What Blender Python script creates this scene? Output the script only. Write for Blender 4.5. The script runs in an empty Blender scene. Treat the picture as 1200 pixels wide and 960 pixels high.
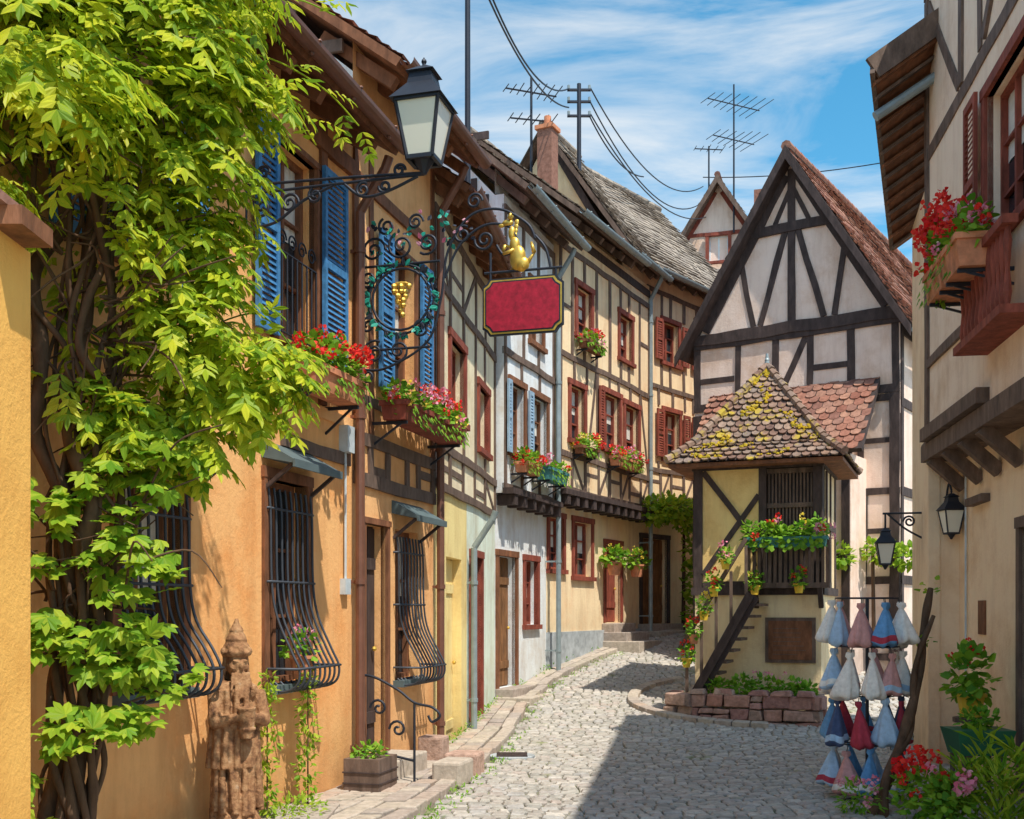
import bpy, math, random
import numpy as np
from mathutils import Vector, Matrix
random.seed(11)
R=random.uniform
scene=bpy.context.scene
scene.view_settings.view_transform='Standard'
scene.view_settings.look='None'
scene.view_settings.exposure=0

# ------------------------------------------------------------ materials
def newmat(name,rough=.85,metal=0.0,spec=.3):
    m=bpy.data.materials.new(name); m.use_nodes=True
    nt=m.node_tree; b=nt.nodes['Principled BSDF']
    b.inputs['Roughness'].default_value=rough
    b.inputs['Metallic'].default_value=metal
    b.inputs['Specular IOR Level'].default_value=spec
    return m,nt,b
def N(nt,t,**kw):
    n=nt.nodes.new(t)
    for k,v in kw.items(): setattr(n,k,v)
    return n
def noise(nt,scale,detail=4,vec=None,sc=None,rough=.6):
    g=N(nt,'ShaderNodeNewGeometry')
    src=g.outputs['Position']
    if sc is not None:
        mp=N(nt,'ShaderNodeMapping'); mp.inputs['Scale'].default_value=sc
        nt.links.new(src,mp.inputs['Vector']); src=mp.outputs['Vector']
    n=N(nt,'ShaderNodeTexNoise'); n.inputs['Scale'].default_value=scale
    n.inputs['Detail'].default_value=detail; n.inputs['Roughness'].default_value=rough
    nt.links.new(src,n.inputs['Vector']); return n.outputs['Fac']
def ramp(nt,fac,stops):
    r=N(nt,'ShaderNodeValToRGB'); e=r.color_ramp.elements
    while len(e)<len(stops): e.new(.5)
    for i,(p,c) in enumerate(stops):
        e[i].position=p; e[i].color=(c[0],c[1],c[2],1)
    nt.links.new(fac,r.inputs['Fac']); return r.outputs['Color']
def bump(nt,b,h,strength=.3,dist=.02):
    bm=N(nt,'ShaderNodeBump'); bm.inputs['Strength'].default_value=strength
    bm.inputs['Distance'].default_value=dist
    nt.links.new(h,bm.inputs['Height']); nt.links.new(bm.outputs['Normal'],b.inputs['Normal'])
def mixc(nt,f,a,b_,mode='MIX'):
    m=N(nt,'ShaderNodeMix',data_type='RGBA',blend_type=mode)
    if isinstance(f,(int,float)): m.inputs[0].default_value=f
    else: nt.links.new(f,m.inputs[0])
    for s,i in ((a,6),(b_,7)):
        if isinstance(s,(tuple,list)): m.inputs[i].default_value=(s[0],s[1],s[2],1)
        else: nt.links.new(s,m.inputs[i])
    return m.outputs[2]
def k(c,f): return tuple(min(1,x*f) for x in c)
def plaster(name,c,var=.16,dirt=.3,dirtz=1.0,alt=None):
    m,nt,b=newmat(name,.92)
    alt=alt or tuple(x*(1-var*(1+.5*i)) for i,x in enumerate(c))
    c1=ramp(nt,noise(nt,1.3,6,rough=.7),[(.32,alt),(.52,c),(.75,k(c,1.08))])
    c2=ramp(nt,noise(nt,3.0,6,sc=(1.6,1.6,.25),rough=.7),[(.36,(.68,.60,.55)),(.54,(1,1,1))])
    c3=mixc(nt,dirt,c1,c2,'MULTIPLY')
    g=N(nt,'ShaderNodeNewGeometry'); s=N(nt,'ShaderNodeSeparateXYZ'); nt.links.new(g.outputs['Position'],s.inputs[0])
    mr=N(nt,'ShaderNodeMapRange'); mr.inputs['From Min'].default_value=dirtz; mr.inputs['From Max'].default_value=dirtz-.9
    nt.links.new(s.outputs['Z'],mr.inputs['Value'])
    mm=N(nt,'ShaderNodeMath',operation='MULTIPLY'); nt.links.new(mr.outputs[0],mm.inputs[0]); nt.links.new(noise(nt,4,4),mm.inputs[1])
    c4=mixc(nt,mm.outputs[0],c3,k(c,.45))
    nt.links.new(c4,b.inputs['Base Color'])
    bump(nt,b,noise(nt,24,5,rough=.75),.45,.02)
    return m
def wood(name,c,rough=.75,var=.5):
    m,nt,b=newmat(name,rough)
    nt.links.new(ramp(nt,noise(nt,9,5,sc=(1,1,.35),rough=.7),[(.3,k(c,1-var)),(.55,c),(.8,k(c,1.7))]),b.inputs['Base Color'])
    bump(nt,b,noise(nt,45,3,sc=(1,1,.2)),.4,.01)
    return m
def simple(name,c,rough=.6,metal=0,var=.15,spec=.4,sc=8):
    m,nt,b=newmat(name,rough,metal,spec)
    nt.links.new(ramp(nt,noise(nt,sc,4),[(.3,k(c,1-var)),(.7,k(c,1+var))]),b.inputs['Base Color'])
    return m
def island(name,cols,rough=.85,transl=0,nz=0.0,bumpy=0,spec=.25,patch=None):
    m,nt,b=newmat(name,rough,0,spec)
    g=N(nt,'ShaderNodeNewGeometry')
    st=[(i/(len(cols)-1),c) for i,c in enumerate(cols)]
    c=ramp(nt,g.outputs['Random Per Island'],st)
    if nz:
        c=mixc(nt,nz,c,ramp(nt,noise(nt,14,4),[(.3,(.35,.33,.3)),(.62,(1.0,1.0,1.0))]),'MULTIPLY')
    if patch:
        c=mixc(nt,ramp(nt,noise(nt,patch[1],4,rough=.7),[(patch[2],(0,0,0)),(patch[2]+.1,(1,1,1))]),c,patch[0])
    nt.links.new(c,b.inputs['Base Color'])
    if bumpy: bump(nt,b,noise(nt,40,3),bumpy,.01)
    if transl:
        t=N(nt,'ShaderNodeBsdfTranslucent'); nt.links.new(c,t.inputs['Color'])
        mx=N(nt,'ShaderNodeMixShader'); mx.inputs[0].default_value=transl
        nt.links.new(b.outputs[0],mx.inputs[1]); nt.links.new(t.outputs[0],mx.inputs[2])
        nt.links.new(mx.outputs[0],nt.nodes['Material Output'].inputs['Surface'])
    return m

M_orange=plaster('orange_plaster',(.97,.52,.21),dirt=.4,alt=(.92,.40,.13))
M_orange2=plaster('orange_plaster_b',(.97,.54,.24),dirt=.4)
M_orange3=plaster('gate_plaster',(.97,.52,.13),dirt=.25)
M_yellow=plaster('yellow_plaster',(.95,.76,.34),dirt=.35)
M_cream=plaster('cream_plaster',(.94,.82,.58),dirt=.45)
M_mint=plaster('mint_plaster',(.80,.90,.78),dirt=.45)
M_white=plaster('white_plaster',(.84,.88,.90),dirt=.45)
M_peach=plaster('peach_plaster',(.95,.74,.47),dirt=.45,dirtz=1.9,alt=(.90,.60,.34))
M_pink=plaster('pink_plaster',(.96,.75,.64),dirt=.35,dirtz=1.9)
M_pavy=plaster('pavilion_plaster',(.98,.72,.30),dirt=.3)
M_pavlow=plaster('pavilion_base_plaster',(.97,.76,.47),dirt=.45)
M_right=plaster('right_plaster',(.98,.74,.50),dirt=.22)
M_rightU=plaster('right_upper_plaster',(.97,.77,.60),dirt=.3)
M_timber=wood('dark_timber',(.075,.052,.048))
M_timber_g=wood('weathered_timber',(.17,.115,.09))
M_brown=wood('brown_wood',(.24,.10,.05))
M_redwood=wood('red_brown_wood',(.28,.07,.045))
M_door=wood('door_wood',(.25,.12,.05))
M_blue=simple('blue_paint',(.055,.21,.44),.6,var=.35,sc=14)
M_bluegrey=simple('blue_grey_paint',(.32,.46,.60),.55,var=.2)
M_glass,_nt,_b=newmat('window_glass',.08,0,.6); _b.inputs['Base Color'].default_value=(.025,.035,.045,1)
M_lglass,_nt,_b=newmat('lantern_glass',.25,0,.6); _b.inputs['Base Color'].default_value=(.85,.82,.70,1)
M_iron=simple('wrought_iron',(.03,.035,.05),.5,.3)
M_ironb=simple('grille_iron',(.06,.07,.09),.5,.3)
M_lead=simple('lead_sheet',(.10,.14,.15),.75,.0)
M_zinc=simple('zinc',(.30,.36,.38),.5,.3)
M_pipe=simple('brown_pipe',(.20,.09,.06),.45,.2)
M_gold=simple('gilding',(.85,.52,.10),.35,.6,var=.3)
M_green=simple('green_paint',(.02,.32,.24),.45)
M_teal=simple('teal_paint',(.07,.27,.27),.55)
M_redsign=simple('red_sign_paint',(.38,.012,.035),.55,var=.35,sc=20)
M_terra=simple('terracotta',(.62,.25,.13),.85,var=.3)
M_yellowpot=simple('yellow_pot',(.85,.55,.05),.6)
M_rtile=island('red_brown_tiles',[(.30,.12,.085),(.44,.20,.14),(.25,.12,.095),(.50,.26,.18),(.34,.18,.14)],.9,nz=.6,bumpy=.3)
M_gtile=island('grey_brown_tiles',[(.30,.25,.21),(.42,.36,.30),(.24,.20,.17),(.50,.42,.34),(.36,.30,.25)],.9,nz=.55,bumpy=.3)
M_mtile=island('mossy_tiles',[(.20,.12,.10),(.34,.21,.15),(.27,.21,.18),(.42,.29,.22),(.24,.14,.11)],.95,nz=.65,bumpy=.5,patch=((.46,.34,.05),3.6,.55))
M_moss=island('yellow_moss',[(.55,.40,.03),(.72,.50,.04),(.36,.31,.04),(.66,.44,.03)],.95)
M_cob=island('cobbles',[(.36,.34,.31),(.50,.47,.42),(.42,.38,.34),(.60,.55,.49),(.46,.44,.42),(.52,.44,.39)],.85,nz=.55,bumpy=.5,patch=((.24,.26,.12),1.1,.62))
M_flag=island('flagstones',[(.46,.40,.33),(.56,.48,.40),(.42,.36,.32),(.52,.40,.32)],.9,nz=.5,bumpy=.5)
M_sand=island('red_sandstone',[(.46,.22,.17),(.56,.32,.25),(.38,.20,.18),(.62,.42,.33),(.34,.24,.20)],.95,nz=.65,bumpy=1.0)
M_plinth=simple('grey_plinth',(.38,.41,.43),.9,var=.3,sc=6)
M_mortar=simple('street_joint_soil',(.19,.19,.11),.95,var=.45,sc=3)
M_ground=simple('earth',(.25,.23,.18),.95,var=.2,sc=1)
M_bark=wood('vine_bark',(.13,.075,.045),.95)
M_statue,_nt,_b=newmat('carved_weathered_stone',.8)
_nt.links.new(ramp(_nt,noise(_nt,14,5,rough=.7),[(.3,(.12,.055,.03)),(.48,(.34,.17,.08)),(.62,(.46,.26,.13)),(.8,(.50,.40,.30))]),_b.inputs['Base Color']); bump(_nt,_b,noise(_nt,60,4),.7,.012)
M_vleaf=island('vine_leaves',[(.24,.38,.02),(.50,.60,.03),(.70,.70,.05),(.38,.52,.03),(.15,.29,.02)],.45,.5)
M_creeper=island('creeper_leaves',[(.14,.32,.02),(.30,.48,.03),(.50,.60,.05),(.18,.36,.02)],.5,.45)
M_gleaf=island('geranium_leaves',[(.09,.26,.02),(.20,.42,.03),(.32,.52,.04),(.12,.30,.02)],.6,.35)
M_redfl=island('red_petals',[(.80,.02,.02),(.95,.07,.04),(.70,.01,.03)],.6,.25)
M_pinkfl=island('pink_petals',[(.85,.25,.40),(.9,.45,.55),(.8,.12,.25)],.6,.25)
M_yelfl=island('yellow_petals',[(.9,.65,.05),(.95,.8,.2)],.6,.25)
M_curtain=simple('net_curtain',(.70,.68,.62),.9)
M_box=simple('meter_box_paint',(.55,.62,.66),.5)

# ------------------------------------------------------------ mesh builder
class MB:
    def __init__(s): s.v=[];s.f=[];s.mi=[];s.mats=[]
    def mid(s,m):
        if m not in s.mats: s.mats.append(m)
        return s.mats.index(m)
    def poly(s,pts,m):
        i=len(s.v); s.v+= [tuple(p) for p in pts]; s.f.append(tuple(range(i,i+len(pts)))); s.mi.append(s.mid(m))
    def hexa(s,p,m):
        i=len(s.v); s.v+=[tuple(q) for q in p]; k_=s.mid(m)
        for q in ((0,3,2,1),(4,5,6,7),(0,1,5,4),(1,2,6,5),(2,3,7,6),(3,0,4,7)):
            s.f.append(tuple(i+a for a in q)); s.mi.append(k_)
    def box(s,x0,x1,y0,y1,z0,z1,m):
        s.hexa([(x0,y0,z0),(x1,y0,z0),(x1,y1,z0),(x0,y1,z0),(x0,y0,z1),(x1,y0,z1),(x1,y1,z1),(x0,y1,z1)],m)
    def bar(s,p0,p1,w,h,m,up=(0,0,1)):
        p0=Vector(p0);p1=Vector(p1);d=(p1-p0).normalized();u=Vector(up)
        a=d.cross(u)
        if a.length<1e-4: a=d.cross(Vector((0,1,0)))
        a.normalize(); b=a.cross(d).normalized(); a*=w/2;b*=h/2
        s.hexa([p0-a-b,p1-a-b,p1+a-b,p0+a-b,p0-a+b,p1-a+b,p1+a+b,p0+a+b],m)
    def beam(s,x0,z0,x1,z1,w,m,y=0,pr=None):
        pr=R(.014,.04) if pr is None else pr
        d=Vector((x1-x0,0,z1-z0)); ln=d.length; d.normalize(); nn=Vector((-d.z,0,d.x))
        a=Vector((x0,0,z0));b=Vector((x1,0,z1)); Y0=Vector((0,y-pr,0));Y1=Vector((0,y+.03,0))
        ns=max(1,int(ln/.5)); k_=s.mid(m)
        pts=[]
        for i in range(ns+1):
            t=i/ns; c=a+(b-a)*t+nn*(R(-.014,.014) if 0<i<ns else 0)
            pts.append((c-nn*(w/2*R(.86,1.08)),c+nn*(w/2*R(.86,1.08))))
        for i in range(ns):
            l0,u0=pts[i];l1,u1=pts[i+1]
            j=len(s.v); s.v+=[tuple(q) for q in (l0+Y0,l1+Y0,u1+Y0,u0+Y0,l0+Y1,l1+Y1,u1+Y1,u0+Y1)]
            fs=[(0,1,2,3),(0,4,5,1),(3,2,6,7)]
            if i==0: fs.append((0,3,7,4))
            if i==ns-1: fs.append((1,5,6,2))
            for q in fs: s.f.append(tuple(j+z for z in q)); s.mi.append(k_)
    def cyl(s,p0,p1,r0,r1,m,n=10,caps=True):
        p0=Vector(p0);p1=Vector(p1);d=(p1-p0).normalized()
        a=d.orthogonal().normalized();b=d.cross(a)
        i=len(s.v);k_=s.mid(m)
        for p,r in ((p0,r0),(p1,r1)):
            for j in range(n):
                t=2*math.pi*j/n; s.v.append(tuple(p+(a*math.cos(t)+b*math.sin(t))*r))
        for j in range(n):
            s.f.append((i+j,i+(j+1)%n,i+n+(j+1)%n,i+n+j));s.mi.append(k_)
        if caps:
            s.f.append(tuple(i+j for j in reversed(range(n))));s.mi.append(k_)
            s.f.append(tuple(i+n+j for j in range(n)));s.mi.append(k_)
    def lathe(s,c,prof,m,n=14,fn=None,caps=True):
        i=len(s.v);k_=s.mid(m);c=Vector(c)
        for (r,z) in prof:
            for j in range(n):
                t=2*math.pi*j/n; rr=r*(fn(j,z) if fn else 1)
                s.v.append((c.x+rr*math.cos(t),c.y+rr*math.sin(t),c.z+z))
        for q in range(len(prof)-1):
            for j in range(n):
                s.f.append((i+q*n+j,i+q*n+(j+1)%n,i+(q+1)*n+(j+1)%n,i+(q+1)*n+j));s.mi.append(k_)
        if caps:
            s.f.append(tuple(i+j for j in reversed(range(n))));s.mi.append(k_)
            s.f.append(tuple(i+(len(prof)-1)*n+j for j in range(n)));s.mi.append(k_)
    def ball(s,c,r,m,n=6,k3=(1,1,1)):
        c=Vector(c);i=len(s.v);k_=s.mid(m)
        for a in range(n+1):
            ph=math.pi*a/n
            for j in range(n*2):
                t=math.pi*j/n
                s.v.append((c.x+r*k3[0]*math.sin(ph)*math.cos(t),c.y+r*k3[1]*math.sin(ph)*math.sin(t),c.z+r*k3[2]*math.cos(ph)))
        for a in range(n):
            for j in range(n*2):
                s.f.append((i+a*2*n+j,i+(a+1)*2*n+j,i+(a+1)*2*n+(j+1)%(2*n),i+a*2*n+(j+1)%(2*n)));s.mi.append(k_)
    def leaf(s,p,d,n,l,w,m):
        d=d.normalized(); sd=d.cross(n)
        if sd.length<1e-3: sd=d.orthogonal()
        sd.normalize(); n=sd.cross(d)
        i=len(s.v);k_=s.mid(m)
        a=p+d*l*.35-n*w*.18; b=p+d*l*.75-n*w*.1; t=p+d*l-n*l*.12
        for q in (p,a+sd*w*.5,b+sd*w*.32,t,b-sd*w*.32,a-sd*w*.5): s.v.append(tuple(q))
        s.f.append((i,i+1,i+2,i+3));s.f.append((i,i+3,i+4,i+5));s.mi+=[k_,k_]
    def build(s,name,parent=None,smooth=False,bevel=0):
        me=bpy.data.meshes.new(name); me.from_pydata(s.v,[],s.f)
        for m in s.mats: me.materials.append(m)
        me.polygons.foreach_set('material_index',s.mi)
        if smooth: me.polygons.foreach_set('use_smooth',[True]*len(s.f))
        me.update()
        o=bpy.data.objects.new(name,me); scene.collection.objects.link(o)
        if parent: o.parent=parent
        if bevel:
            b=o.modifiers.new('bevel','BEVEL'); b.width=bevel; b.segments=2; b.limit_method='ANGLE'
        return o
def frame(ox,oy,dx,dy,oz=0):
    l=math.hypot(dx,dy);dx/=l;dy/=l
    return Matrix(((dx,-dy,0,ox),(dy,dx,0,oy),(0,0,1,oz),(0,0,0,1)))
def empty(name,M=None):
    e=bpy.data.objects.new(name,None); scene.collection.objects.link(e)
    e.empty_display_size=.2
    if M is not None: e.matrix_world=M
    return e
def cm(P,n=8):
    P=[Vector(p) for p in P]; out=[]
    for i in range(len(P)-1):
        p0=P[max(i-1,0)];p1=P[i];p2=P[i+1];p3=P[min(i+2,len(P)-1)]
        for j in range(n):
            t=j/n
            out.append(.5*((2*p1)+(p2-p0)*t+(2*p0-5*p1+4*p2-p3)*t*t+(3*p1-p0-3*p2+p3)*t**3))
    out.append(P[-1]); return out
def tube(name,lines,r,m,parent=None,radii=None,res=2):
    cu=bpy.data.curves.new(name,'CURVE'); cu.dimensions='3D'; cu.bevel_depth=r; cu.bevel_resolution=res; cu.use_fill_caps=True
    for li,pts in enumerate(lines):
        s=cu.splines.new('POLY'); s.points.add(len(pts)-1)
        for i,p in enumerate(pts):
            s.points[i].co=(p[0],p[1],p[2],1)
            if radii: s.points[i].radius=radii(li,i/(len(pts)-1))
    cu.materials.append(m)
    o=bpy.data.objects.new(name,cu); scene.collection.objects.link(o)
    if parent: o.parent=parent
    return o
def spiral(cx,cz,r0,r1,a0,turns,y=0,n=26):
    return [(cx+(r0+(r1-r0)*i/n)*math.cos(a0+2*math.pi*turns*i/n),y,cz+(r0+(r1-r0)*i/n)*math.sin(a0+2*math.pi*turns*i/n)) for i in range(n+1)]
def rvec():
    while True:
        v=Vector((R(-1,1),R(-1,1),R(-1,1)))
        if .05<v.length<1: return v
# ------------------------------------------------------------ ground level
GY=[-60,13,15,17.5,20,24.3,27,34,300]; GZ=[0,0,.04,.25,.6,1.2,1.35,1.6,1.6]
def g(y): return float(np.interp(y,GY,GZ))

# ------------------------------------------------------------ building tools
def wall(mb,x0,x1,z0,z1,ops,m,y=0,rev=.2):
    xs=sorted(set([x0,x1]+[a for o in ops for a in o[:2]])); zs=sorted(set([z0,z1]+[a for o in ops for a in o[2:4]]))
    xs=[x for x in xs if x0<=x<=x1]; zs=[z for z in zs if z0<=z<=z1]
    for i in range(len(xs)-1):
        for j in range(len(zs)-1):
            cx=(xs[i]+xs[i+1])/2;cz=(zs[j]+zs[j+1])/2
            if any(o[0]<cx<o[1] and o[2]<cz<o[3] for o in ops): continue
            mb.poly([(xs[i],y,zs[j]),(xs[i+1],y,zs[j]),(xs[i+1],y,zs[j+1]),(xs[i],y,zs[j+1])],m)
    for o in ops:
        a,b,c,d=o[:4]; Y=y+rev
        if not (x0<=a and b<=x1 and z0<=c and d<=z1): continue
        mb.poly([(a,y,c),(a,Y,c),(a,Y,d),(a,y,d)],m); mb.poly([(b,y,c),(b,y,d),(b,Y,d),(b,Y,c)],m)
        mb.poly([(a,y,d),(a,Y,d),(b,Y,d),(b,y,d)],m); mb.poly([(a,y,c),(b,y,c),(b,Y,c),(a,Y,c)],m)
def window(mb,o,fm,y=0,nx=2,nz=3,trim=None,sill=None,tw=.1,dep=.13,cur=True):
    a,b,c,d=o[:4]; Y=y+dep; t=.05
    mb.poly([(a,Y+.04,c),(b,Y+.04,c),(b,Y+.04,d),(a,Y+.04,d)],M_glass)
    for q in ((a,a+t,c,d),(b-t,b,c,d),(a+t,b-t,c,c+t),(a+t,b-t,d-t,d)): mb.box(q[0],q[1],Y-.02,Y+.05,q[2],q[3],fm)
    for i in range(1,nx):
        x=a+(b-a)*i/nx; mb.box(x-.025,x+.025,Y-.014,Y+.045,c+t,d-t,fm)
    for i in range(1,nz):
        z=c+(d-c)*i/nz; mb.box(a+t,b-t,Y-.006,Y+.035,z-.014,z+.014,fm)
    if cur and R(0,1)<.6:
        h=(d-c)*R(.35,.6); n=14; z0=d-t-h
        for i in range(n):
            xa=a+t+(b-a-2*t)*i/n;xb=a+t+(b-a-2*t)*(i+1)/n; ya=Y+.036-(.008 if i%2 else 0);yb=Y+.036-(0 if i%2 else .008)
            mb.poly([(xa,ya,z0),(xb,yb,z0),(xb,yb,d-t),(xa,ya,d-t)],M_curtain)
    if trim:
        mb.box(a-tw,a,y-.035,y+.05,c,d,trim);mb.box(b,b+tw,y-.035,y+.05,c,d,trim)
        mb.box(a-tw-.02,b+tw+.02,y-.042,y+.05,d,d+tw,trim)
        mb.box(a-tw-.03,b+tw+.03,y-.07,y+.05,c-tw*.8,c,sill or trim)
def door(mb,o,m,y=0,trim=None,tw=.1,panels=True):
    a,b,c,d=o[:4];Y=y+.14
    mb.box(a,b,Y,Y+.05,c,d,m)
    n=max(2,int((b-a)/.16))
    for i in range(n):
        x0=a+(b-a)*i/n;x1=a+(b-a)*(i+1)/n
        mb.box(x0+.008,x1-.008,Y-.022,Y,c+.02,d-.02,m)
    mb.box(a+.03,b-.03,Y-.045,Y-.022,c+.3,c+.42,m);mb.box(a+.03,b-.03,Y-.045,Y-.022,d-.45,d-.33,m)
    mb.ball((b-.1,Y-.06,(c+d)/2-.1),.028,M_gold,4)
    if trim:
        mb.box(a-tw,a,y-.035,y+.05,c,d,trim);mb.box(b,b+tw,y-.035,y+.05,c,d,trim);mb.box(a-tw-.01,b+tw+.01,y-.045,y+.05,d,d+tw,trim)
def shutter(mb,a,b,c,d,m,y=-.03,ang=0):
    t=.05;Y0=y-.035;Y1=y
    for q in ((a,a+t,c,d),(b-t,b,c,d),(a+t,b-t,c,c+.07),(a+t,b-t,d-.07,d),(a+t,b-t,(c+d)/2-.035,(c+d)/2+.035)): mb.box(q[0],q[1],Y0,Y1,q[2],q[3],m)
    z=c+.09
    while z<d-.1:
        if abs(z+.02-(c+d)/2)>.06:
            mb.hexa([(a+t,Y0+.006,z),(b-t,Y0+.006,z),(b-t,Y0+.016,z),(a+t,Y0+.016,z),(a+t,Y1-.008,z+.045),(b-t,Y1-.008,z+.045),(b-t,Y1-.001,z+.045),(a+t,Y1-.001,z+.045)],m)
        z+=.052
def timber(mb,x0,x1,levels,sp,ops,m,y=0,diag=.35,w=.12):
    for z in levels:
        cuts=[(o[0]-.1,o[1]+.1) for o in ops if o[2]-.06<z<o[3]+.06]
        segs=[(x0,x1)]
        for c in sorted(cuts):
            ns=[]
            for s_ in segs:
                if c[1]<=s_[0] or c[0]>=s_[1]: ns.append(s_)
                else:
                    if c[0]>s_[0]: ns.append((s_[0],c[0]))
                    if c[1]<s_[1]: ns.append((c[1],s_[1]))
            segs=ns
        for s_ in segs:
            if s_[1]-s_[0]>.08: mb.beam(s_[0],z,s_[1],z,w*1.1,m,y,pr=R(.03,.042))
    for i in range(len(levels)-1):
        za=levels[i]+w*.5;zb=levels[i+1]-w*.5
        n=max(1,round((x1-x0)/sp)); xs=[x0+w/2+(x1-x0-w)*j/n+(R(-.08,.08) if 0<j<n else 0) for j in range(n+1)]
        for x in xs:
            seg=[(za,zb)]
            for o in ops:
                if o[0]-.1-w/2<x<o[1]+.1+w/2:
                    ns=[]
                    for s_ in seg:
                        if o[3]+.1<=s_[0] or o[2]-.1>=s_[1]: ns.append(s_)
                        else:
                            if o[2]-.1>s_[0]: ns.append((s_[0],o[2]-.1))
                            if o[3]+.1<s_[1]: ns.append((o[3]+.1,s_[1]))
                    seg=ns
            for s_ in seg:
                if s_[1]-s_[0]>.1: mb.beam(x,s_[0],x+R(-.02,.02),s_[1],w*R(.8,1.12),m,y,pr=R(.02,.03))
        for j in range(n):
            a=xs[j]+w/2;b=xs[j+1]-w/2
            if any(o[0]-.12<b and o[1]+.12>a and o[2]<zb and o[3]>za for o in ops): continue
            if R(0,1)<diag:
                if R(0,1)<.5: mb.beam(a,za,b,zb,w*.85,m,y,pr=R(.008,.018))
                else: mb.beam(b,za,a,zb,w*.85,m,y,pr=R(.008,.018))
            elif R(0,1)<.6:
                zz=(za+zb)/2+R(-.1,.1); mb.beam(a,zz,b,zz,w*.8,m,y,pr=R(.008,.018))
def tiles(mb,p0,U,V,ul,vl,m,tw=.19,tl=.16,keep=None,rnd=False,lift=.03):
    p0=Vector(p0);U=Vector(U).normalized();V=Vector(V).normalized();Nn=U.cross(V).normalized()
    nr=int(vl/tl)+1;nc=int(ul/tw)+1;k_=mb.mid(m)
    for r in range(nr):
        v0=r*tl; off=(r%2)*tw*.5
        sag=R(-.006,.006)
        for c in range(-1,nc+1):
            u0=c*tw+off; uc=u0+tw/2
            if uc<0 or uc>ul or v0>vl-.02: continue
            if keep and not keep(uc,v0+tl/2): continue
            a=max(u0+.006,0);b=min(u0+tw-.006,ul); l=tl*1.25; l=min(l,vl-v0)
            h=lift+R(-.008,.016)+sag+.012*math.sin(uc*1.3+v0); dv=R(-.018,.018);i=len(mb.v)
            if rnd:
                us=[a,a+(b-a)*.2,(a+b)/2,a+(b-a)*.8,b]; vs=[v0+.045,v0+.01,v0,v0+.01,v0+.045]
            else: us=[a,b];vs=[v0+R(-.008,.008),v0+R(-.008,.008)]
            low=[p0+U*u+V*(v+dv)+Nn*h for u,v in zip(us,vs)]
            top=[p0+U*b+V*(v0+l)+Nn*.006,p0+U*a+V*(v0+l)+Nn*.006]
            und=[q-Nn*.022 for q in low]
            for q in low+top+und: mb.v.append(tuple(q))
            n=len(low)
            mb.f.append(tuple(range(i,i+n+2)));mb.mi.append(k_)
            for q in range(n-1):
                mb.f.append((i+n+2+q,i+n+2+q+1,i+q+1,i+q));mb.mi.append(k_)
def roof(e,x0,x1,ez,ov,rb,rz,m,gut=M_pipe,woodm=M_brown,tw=.19,side=.15,rid=True,depth=None):
    mb=MB(); V=Vector((0,rb+ov,rz-ez)); vl=V.length; V.normalize()
    xa=x0-side;xb=x1+side
    Nn=Vector((1,0,0)).cross(V)
    A=Vector((xa,-ov,ez));B=Vector((xb,-ov,ez))
    t=Nn*-.09
    mb.hexa([A+t,B+t,B+V*vl+t,A+V*vl+t,A,B,B+V*vl,A+V*vl],woodm)
    tiles(mb,A,(1,0,0),V,xb-xa,vl,m,tw)
    by=2*rb+ov if depth is None else depth
    C=Vector((xa,rb,rz+.03));D=Vector((xb,rb,rz+.03));E=Vector((xb,by,ez));F=Vector((xa,by,ez))
    mb.poly([C,F,E,D],m); mb.poly([c+Vector((0,0,-.12)) for c in (C,D,E,F)],woodm)
    if rid:
        x=xa
        while x<xb-.1:
            mb.cyl((x,rb,rz+.0),(min(x+.34,xb),rb,rz+.02+R(-.01,.01)),.10,.085,m,8); x+=.32
    x=x0+.12
    while x<x1:
        a=Vector((x,-ov+.06,ez))-Nn*.16; b=a+V*(ov+.4)
        mb.bar(a,b,.09,.12,woodm,up=Nn); x+=.55
    mb.build('roof',e)
    gm=MB();n=8;gy=-ov-.055;gz=ez-.01;r=.075
    for i in range(n):
        a0=math.pi+math.pi*i/n;a1=math.pi+math.pi*(i+1)/n
        p=[(gy+r*math.cos(a0),gz+r*math.sin(a0)),(gy+r*math.cos(a1),gz+r*math.sin(a1))]
        gm.poly([(xa,p[0][0],p[0][1]),(xa,p[1][0],p[1][1]),(xb,p[1][0],p[1][1]),(xb,p[0][0],p[0][1])],gut)
    x=xa+.2
    while x<xb:
        gm.box(x,x+.025,gy-r-.01,gy+r+.01,gz-.005,gz+.012,gut); gm.cyl((x,gy,gz-r-.006),(x+.03,gy,gz-r-.006),.016,.016,gut,6); x+=.8
    gm.build('gutter',e,True)
def body(mb,x0,x1,z0,ez,rb,rz,m,ov,gm=None,tmb=True,depth=None):
    gm=gm or m; D=2*rb if depth is None else depth
    top=ez+ov*(rz-ez)/(rb+ov)-.1
    for x in (x0+.004,x1-.004):
        mb.poly([(x,0,z0),(x,D,z0),(x,D,ez),(x,0,ez)],gm)
        mb.poly([(x,0,ez),(x,D,ez),(x,rb,rz-.1)],gm)
    mb.poly([(x0,D,z0),(x1,D,z0),(x1,D,ez),(x0,D,ez)],m)
    mb.poly([(x0,.0,ez),(x1,.0,ez),(x1,.0,top),(x0,.0,top)],m)
    return top
def pipe(e,x,z0,z1,m=M_pipe,y=-.1,r=.045):
    mb=MB(); mb.cyl((x,y,z0),(x,y,z1-.5),r,r,m,10)
    mb.cyl((x,y,z1-.5),(x,y-.25,z1-.12),r,r,m,10);mb.cyl((x,y-.25,z1-.13),(x,y-.3,z1),r,r,m,10)
    z=z0+.4
    while z<z1-.6:
        mb.cyl((x,y,z),(x,y,z+.05),r*1.25,r*1.25,m,10); mb.box(x-.01,x+.01,y,0,z+.01,z+.04,m); z+=1.6
    mb.build('downpipe',e,False)
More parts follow.
